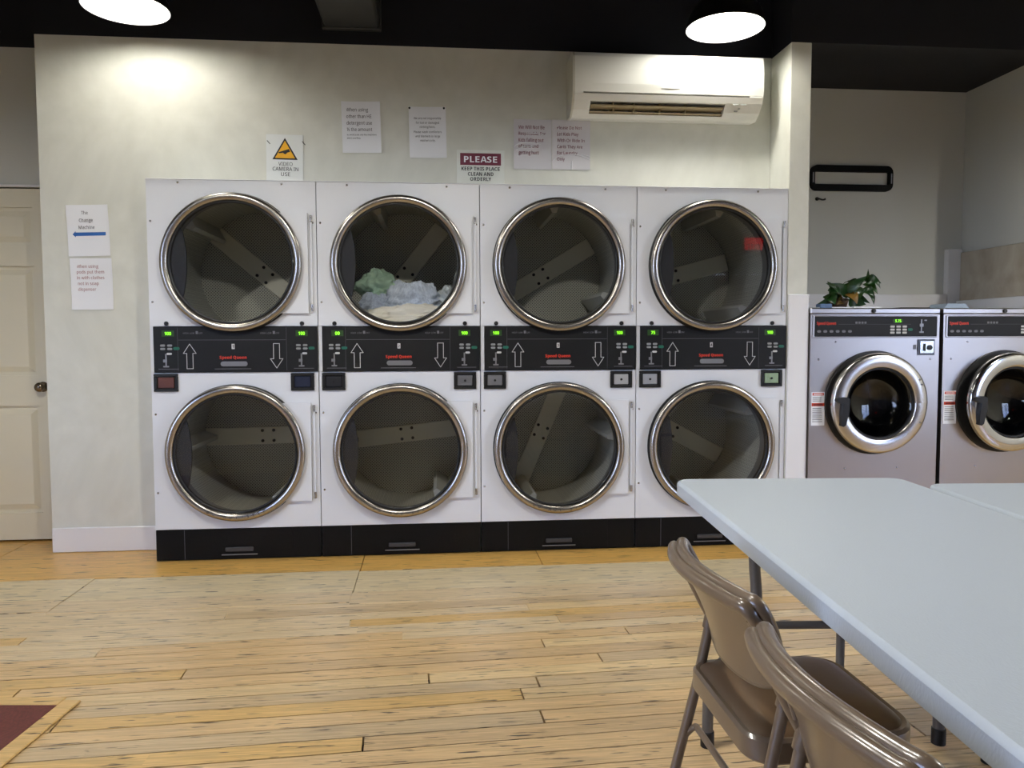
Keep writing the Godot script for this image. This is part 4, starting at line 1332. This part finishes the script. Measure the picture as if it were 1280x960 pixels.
func alcove_things() -> void:
	# laundry in the second dryer's upper drum
	var cl := [["cream_cloth", "cream crumpled cloth at the bottom of the laundry heap", Vector3(1.335, 1.315, -0.185), Vector3(0.20, 0.062, 0.055), 3, 0.16],
		["blue_cloth", "pale blue patterned cloth in the middle of the laundry heap", Vector3(1.375, 1.405, -0.385), Vector3(0.165, 0.115, 0.09), 17, 0.18],
		["green_cloth", "light green cloth on top of the laundry heap", Vector3(1.165, 1.520, -0.40), Vector3(0.100, 0.075, 0.08), 29, 0.15],
		["grey_cloth", "grey-white cloth at the far side of the laundry heap", Vector3(1.590, 1.425, -0.40), Vector3(0.065, 0.075, 0.08), 37, 0.18],
		["blue_cloth", "small pale blue cloth bunched below the green one", Vector3(1.165, 1.385, -0.36), Vector3(0.092, 0.075, 0.08), 43, 0.2]]
	for c in cl:
		var o := obj("laundry_piece", crumple(c[4], c[3], 0.16, c[5] * 1.7), M[c[0]])
		o.position = c[2]
		tag(o, c[1], "laundry", "laundry in the second dryer")
	# plant on the washer
	plant()
	# blue and white bits on the washer lids
	var b := base("soap_block", Vector3(3.775, 1.371, -0.03))
	tag(b, "small blue block lying on the lid of the first washer", "sponge")
	obj("block", box(Vector3(-0.035, 0, -0.06), Vector3(0.035, 0.026, 0.0), 0.003), mat(Color(0.36, 0.46, 0.60), 0.6), b)
	b = base("paper_sheet", Vector3(3.79, 1.3705, -0.06))
	tag(b, "white folded paper under the plant on the first washer", "paper")
	obj("fold", box(Vector3(-0.06, 0, -0.25), Vector3(0.15, 0.008, 0.02), 0.002), M.paper, b)
	obj("fold", box(Vector3(0.16, 0, -0.25), Vector3(0.33, 0.011, 0.02), 0.002), M.paper, b)
	b = base("soap_tray", Vector3(4.60, 1.371, -0.06))
	tag(b, "flat pale blue tray on the lid of the second washer", "tray")
	var st := mb()
	prism(st, PackedVector2Array([Vector2(-0.085, 0), Vector2(0.085, 0), Vector2(0.055, 0.030), Vector2(-0.055, 0.030)]), -0.16, 0.0)
	obj("tray_shell", st, mat(Color(0.62, 0.68, 0.74), 0.5), b)
	b = base("magazine", Vector3(4.33, 1.371, -0.04))
	tag(b, "thin dark booklet lying on the first washer's lid", "booklet")
	obj("cover", box(Vector3(-0.09, 0, -0.16), Vector3(0.09, 0.006, 0.0), 0.001), M.gloss_black, b)
	# black rounded frame on the alcove wall
	var f := base("wall_frame", Vector3(4.415, 2.3135, -0.959))
	tag(f, "black rounded rectangular rail frame on the grey alcove wall", "frame")
	var ring := func(x: float, y: float, r: float) -> PackedVector2Array:
		var o := PackedVector2Array()
		for k in 4:
			for j in 7:
				var a := PI / 2 * k + PI / 2 * j / 6.0
				o.append(Vector2((x - r) * [1, -1, -1, 1][k], (y - r) * [1, 1, -1, -1][k]) + Vector2(cos(a), sin(a)) * r)
		return o
	st = mb()
	var O: PackedVector2Array = ring.call(0.299, 0.087, 0.045)
	var I: PackedVector2Array = ring.call(0.272, 0.044, 0.008)
	for k in O.size():
		var k2 := (k + 1) % O.size()
		var v := func(p, z): return Vector3(p.x, p.y, z)
		quad(st, v.call(O[k], 0.03), v.call(I[k], 0.03), v.call(I[k2], 0.03), v.call(O[k2], 0.03))
		quad(st, v.call(O[k], 0.0), v.call(O[k2], 0.0), v.call(I[k2], 0.0), v.call(I[k], 0.0))
		quad(st, v.call(O[k], 0.0), v.call(O[k], 0.03), v.call(O[k2], 0.03), v.call(O[k2], 0.0))
		quad(st, v.call(I[k], 0.0), v.call(I[k2], 0.0), v.call(I[k2], 0.03), v.call(I[k], 0.03))
	obj("rail", st, M.gloss_black, f)
	for s in [-1, 1]:
		obj("side_clip", box(Vector3(s * 0.286 - 0.004, -0.035, 0.03), Vector3(s * 0.286 + 0.004, 0.035, 0.033), 0.001), M.handle, f)
	b = base("wall_hook", Vector3(4.185, 2.165, -0.959), 0.0)
	tag(b, "small black hook below the black rounded frame", "hook")
	st = mb(true)
	tube(st, bend([Vector3(-0.012, 0.006, 0.0), Vector3(-0.010, 0.005, 0.02), Vector3(0.012, -0.004, 0.03), Vector3(0.032, -0.002, 0.03), Vector3(0.036, 0.004, 0.02)], 4), 0.006, 8)
	obj("hook_arm", st, M.rubber, b)
	st = mb(true)
	lathe(st, [Vector2(0.013, 0.0), Vector2(0.013, 0.006), Vector2(0, 0.008)], Transform3D(Basis.IDENTITY, Vector3(-0.012, 0.006, 0)), 12)
	obj("hook_plate", st, M.rubber, b)

func plant() -> void:
	var p := base("potted_plant", Vector3(3.930, 1.3825, -0.16))
	p.scale = Vector3(1.13, 1.08, 1.1)
	tag(p, "green trailing pothos plant with some yellowed leaves on the washer lid", "plant")
	var st := mb(true)
	lathe(st, [Vector2(0, 0.004), Vector2(0.05, 0.004), Vector2(0.062, 0.05), Vector2(0.056, 0.052), Vector2(0.0, 0.046)], upright(Vector3(0.02, 0, -0.08)), 24, true)
	obj("pot", st, mat(Color(0.35, 0.25, 0.17), 0.7), p)
	# each leaf: where its base is, where its tip is, width, material
	var L := [[0.02, 0.06, -0.13, 0.125, 0.07, "leaf"], [-0.02, 0.05, -0.085, 0.055, 0.075, "leaf"], [-0.06, 0.10, -0.125, 0.135, 0.045, "leaf"], [-0.06, 0.04, -0.16, 0.002, 0.075, "leaf"],
		[-0.01, 0.08, 0.055, 0.15, 0.065, "leaf"], [0.0, 0.08, 0.085, 0.165, 0.055, "leaf"], [0.06, 0.15, 0.075, 0.105, 0.05, "leaf"], [0.02, 0.06, 0.10, 0.10, 0.075, "leaf2"], [0.03, 0.04, 0.10, 0.012, 0.07, "leaf"],
		[0.10, 0.07, 0.155, 0.02, 0.035, "leaf"], [0.11, 0.15, 0.165, 0.125, 0.06, "leaf"], [0.13, 0.13, 0.185, 0.07, 0.055, "leaf2"], [0.16, 0.155, 0.192, 0.10, 0.030, "leaf"], [0.11, 0.14, 0.095, 0.205, 0.022, "leaf"],
		[0.165, 0.085, 0.178, 0.012, 0.035, "leaf"], [0.10, 0.10, 0.14, 0.055, 0.055, "leaf"], [-0.08, 0.07, -0.06, 0.0, 0.075, "leaf2"], [-0.03, 0.085, -0.075, 0.025, 0.065, "leaf2"],
		[0.0, 0.07, 0.035, 0.005, 0.070, "leaf_old"], [-0.05, 0.08, 0.0, 0.04, 0.05, "leaf_old"], [-0.02, 0.035, -0.055, -0.002, 0.05, "leaf_old"], [0.06, 0.12, 0.03, 0.05, 0.07, "leaf"], [-0.02, 0.10, 0.04, 0.075, 0.07, "leaf"], [-0.09, 0.10, -0.05, 0.065, 0.06, "leaf"]]
	var k := 0
	for a in L:
		k += 1
		var z := 0.03 + 0.045 * sin(k * 2.4)
		var A := Vector3(a[0], a[1], z - 0.02)
		var B := Vector3(a[2], maxf(a[3], 0.012), z + 0.03)
		var d := (B - A)
		var side := d.cross(Vector3(0.25 * sin(k * 1.7), 0.3 * cos(k), 1)).normalized()
		var nrm := side.cross(d).normalized()
		st = mb(true)
		var n := 8
		var prev := []
		for i in n + 1:
			var s := float(i) / n
			var wd: float = a[4] * 0.5 * sin(PI * pow(s, 0.62)) + (0.0 if i < n else 0.0)
			var c := A + d * s + nrm * 0.018 * sin(PI * s)
			var cur := [c - side * wd + nrm * wd * 0.35, c, c + side * wd + nrm * wd * 0.35]
			if i > 0:
				quad(st, prev[0], prev[1], cur[1], cur[0])
				quad(st, prev[1], prev[2], cur[2], cur[1])
			prev = cur
		obj("leaf", st, M[a[5]], p)
		st = mb(true)
		tube(st, bend([Vector3(0.02, 0.045, -0.08), Vector3((0.02 + A.x) / 2, A.y * 0.8 + 0.01, (A.z - 0.08) / 2), A], 3), 0.0018, 5)
		obj("stem", st, M.leaf2, p)

# ---------------------------------------------------------------- what the dryer glass mirrors
func behind_the_camera() -> void:
	var d := node_struct("door_2", Vector3(5.56, 0, 7.15), "grey framed glazed street door, seen only as a reflection", "door")
	var grey := mat(Color(0.50, 0.51, 0.54), 0.5)
	var brown := mat(Color(0.50, 0.27, 0.20), 0.3)
	var st := mb()
	bx(st, Vector3(-0.11, 0, -0.02), Vector3(0.0, 2.42, 0.02))
	bx(st, Vector3(0.96, 0, -0.02), Vector3(1.07, 2.42, 0.02))
	bx(st, Vector3(-0.11, 2.33, -0.022), Vector3(1.07, 2.43, 0.02))
	obj("door_frame", st, grey, d)
	st = mb()
	bx(st, Vector3(0.0, 0.01, 0.04), Vector3(0.13, 2.32, 0.08))
	bx(st, Vector3(0.83, 0.01, 0.04), Vector3(0.96, 2.32, 0.08))
	bx(st, Vector3(0.13, 0.01, 0.04), Vector3(0.83, 0.95, 0.08))
	bx(st, Vector3(0.13, 2.17, 0.04), Vector3(0.83, 2.32, 0.08))
	bx(st, Vector3(0.13, 1.55, 0.045), Vector3(0.83, 1.575, 0.075))
	for x in [0.355, 0.59]: bx(st, Vector3(x, 0.95, 0.045), Vector3(x + 0.022, 2.17, 0.075))
	obj("door_leaf", st, grey, d)
	for r in 2:
		for c in 3:
			obj("pane", box(Vector3(0.13 + 0.235 * c, 0.95 + 0.61 * r, 0.058), Vector3(0.36 + 0.235 * c, 1.555 + 0.61 * r, 0.062)), brown, d)
	var e := base("exit_sign", Vector3(6.26, 2.62, 7.13))
	tag(e, "red lit EXIT sign over the street door, seen in the dryer glass", "sign")
	obj("sign_case", box(Vector3(-0.16, -0.11, -0.03), Vector3(0.16, 0.11, 0.02), 0.005), M.rubber, e)
	obj("sign_face", box(Vector3(-0.14, -0.09, -0.034), Vector3(0.14, 0.09, -0.03)), M.exit, e)
	var tx := write("EXIT", e, Vector3.ZERO, 0.2, 0.10, mat(Color(0.9, 0.85, 0.8), 0.5), true)
	tx.rotation.y = PI
	tx.position = Vector3(0, -0.05, -0.036)
	# laundry cart whose chrome rods show in the dryer glass
	var ct := base("laundry_cart", Vector3(2.95, 0, 5.3), 0.3)
	tag(ct, "chrome wire laundry cart with a hanging bar, seen in the dryer glass", "cart")
	for x in [-0.3, 0.3]:
		for z in [-0.22, 0.22]:
			st = mb(true)
			tube(st, [Vector3(x, 0.09, z), Vector3(x, 0.85, z)], 0.010, 8)
			obj("post", st, M.chrome, ct)
			st = mb(true)
			lathe(st, [Vector2(0, -0.012), Vector2(0.035, -0.012), Vector2(0.035, 0.012), Vector2(0, 0.012)], Transform3D(Basis.IDENTITY, Vector3(x, 0.036, z)), 16, true)
			obj("wheel", st, M.rubber, ct)
	for y in [0.45, 0.62, 0.85]:
		st = mb(true)
		tube(st, [Vector3(-0.3, y, -0.22), Vector3(0.3, y, -0.22), Vector3(0.3, y, 0.22), Vector3(-0.3, y, 0.22), Vector3(-0.3, y, -0.22)], 0.006, 8)
		obj("basket_rim", st, M.chrome, ct)
	for k in 9:
		st = mb(true)
		tube(st, [Vector3(-0.27 + 0.0675 * k, 0.85, -0.22), Vector3(-0.27 + 0.0675 * k, 0.45, -0.20), Vector3(-0.27 + 0.0675 * k, 0.45, 0.20), Vector3(-0.27 + 0.0675 * k, 0.85, 0.22)], 0.003, 6)
		obj("basket_wire", st, M.chrome, ct)
	st = mb(true)
	tube(st, [Vector3(-0.3, 0.09, 0), Vector3(-0.3, 1.72, 0), Vector3(0.3, 1.72, 0), Vector3(0.3, 0.09, 0)], 0.012, 10)
	obj("hanging_bar", st, M.chrome, ct)
	for y in [0.11]:
		st = mb(true)
		tube(st, [Vector3(-0.3, y, -0.22), Vector3(0.3, y, -0.22), Vector3(0.3, y, 0.22), Vector3(-0.3, y, 0.22), Vector3(-0.3, y, -0.22)], 0.009, 8)
		obj("base_frame", st, M.chrome, ct)
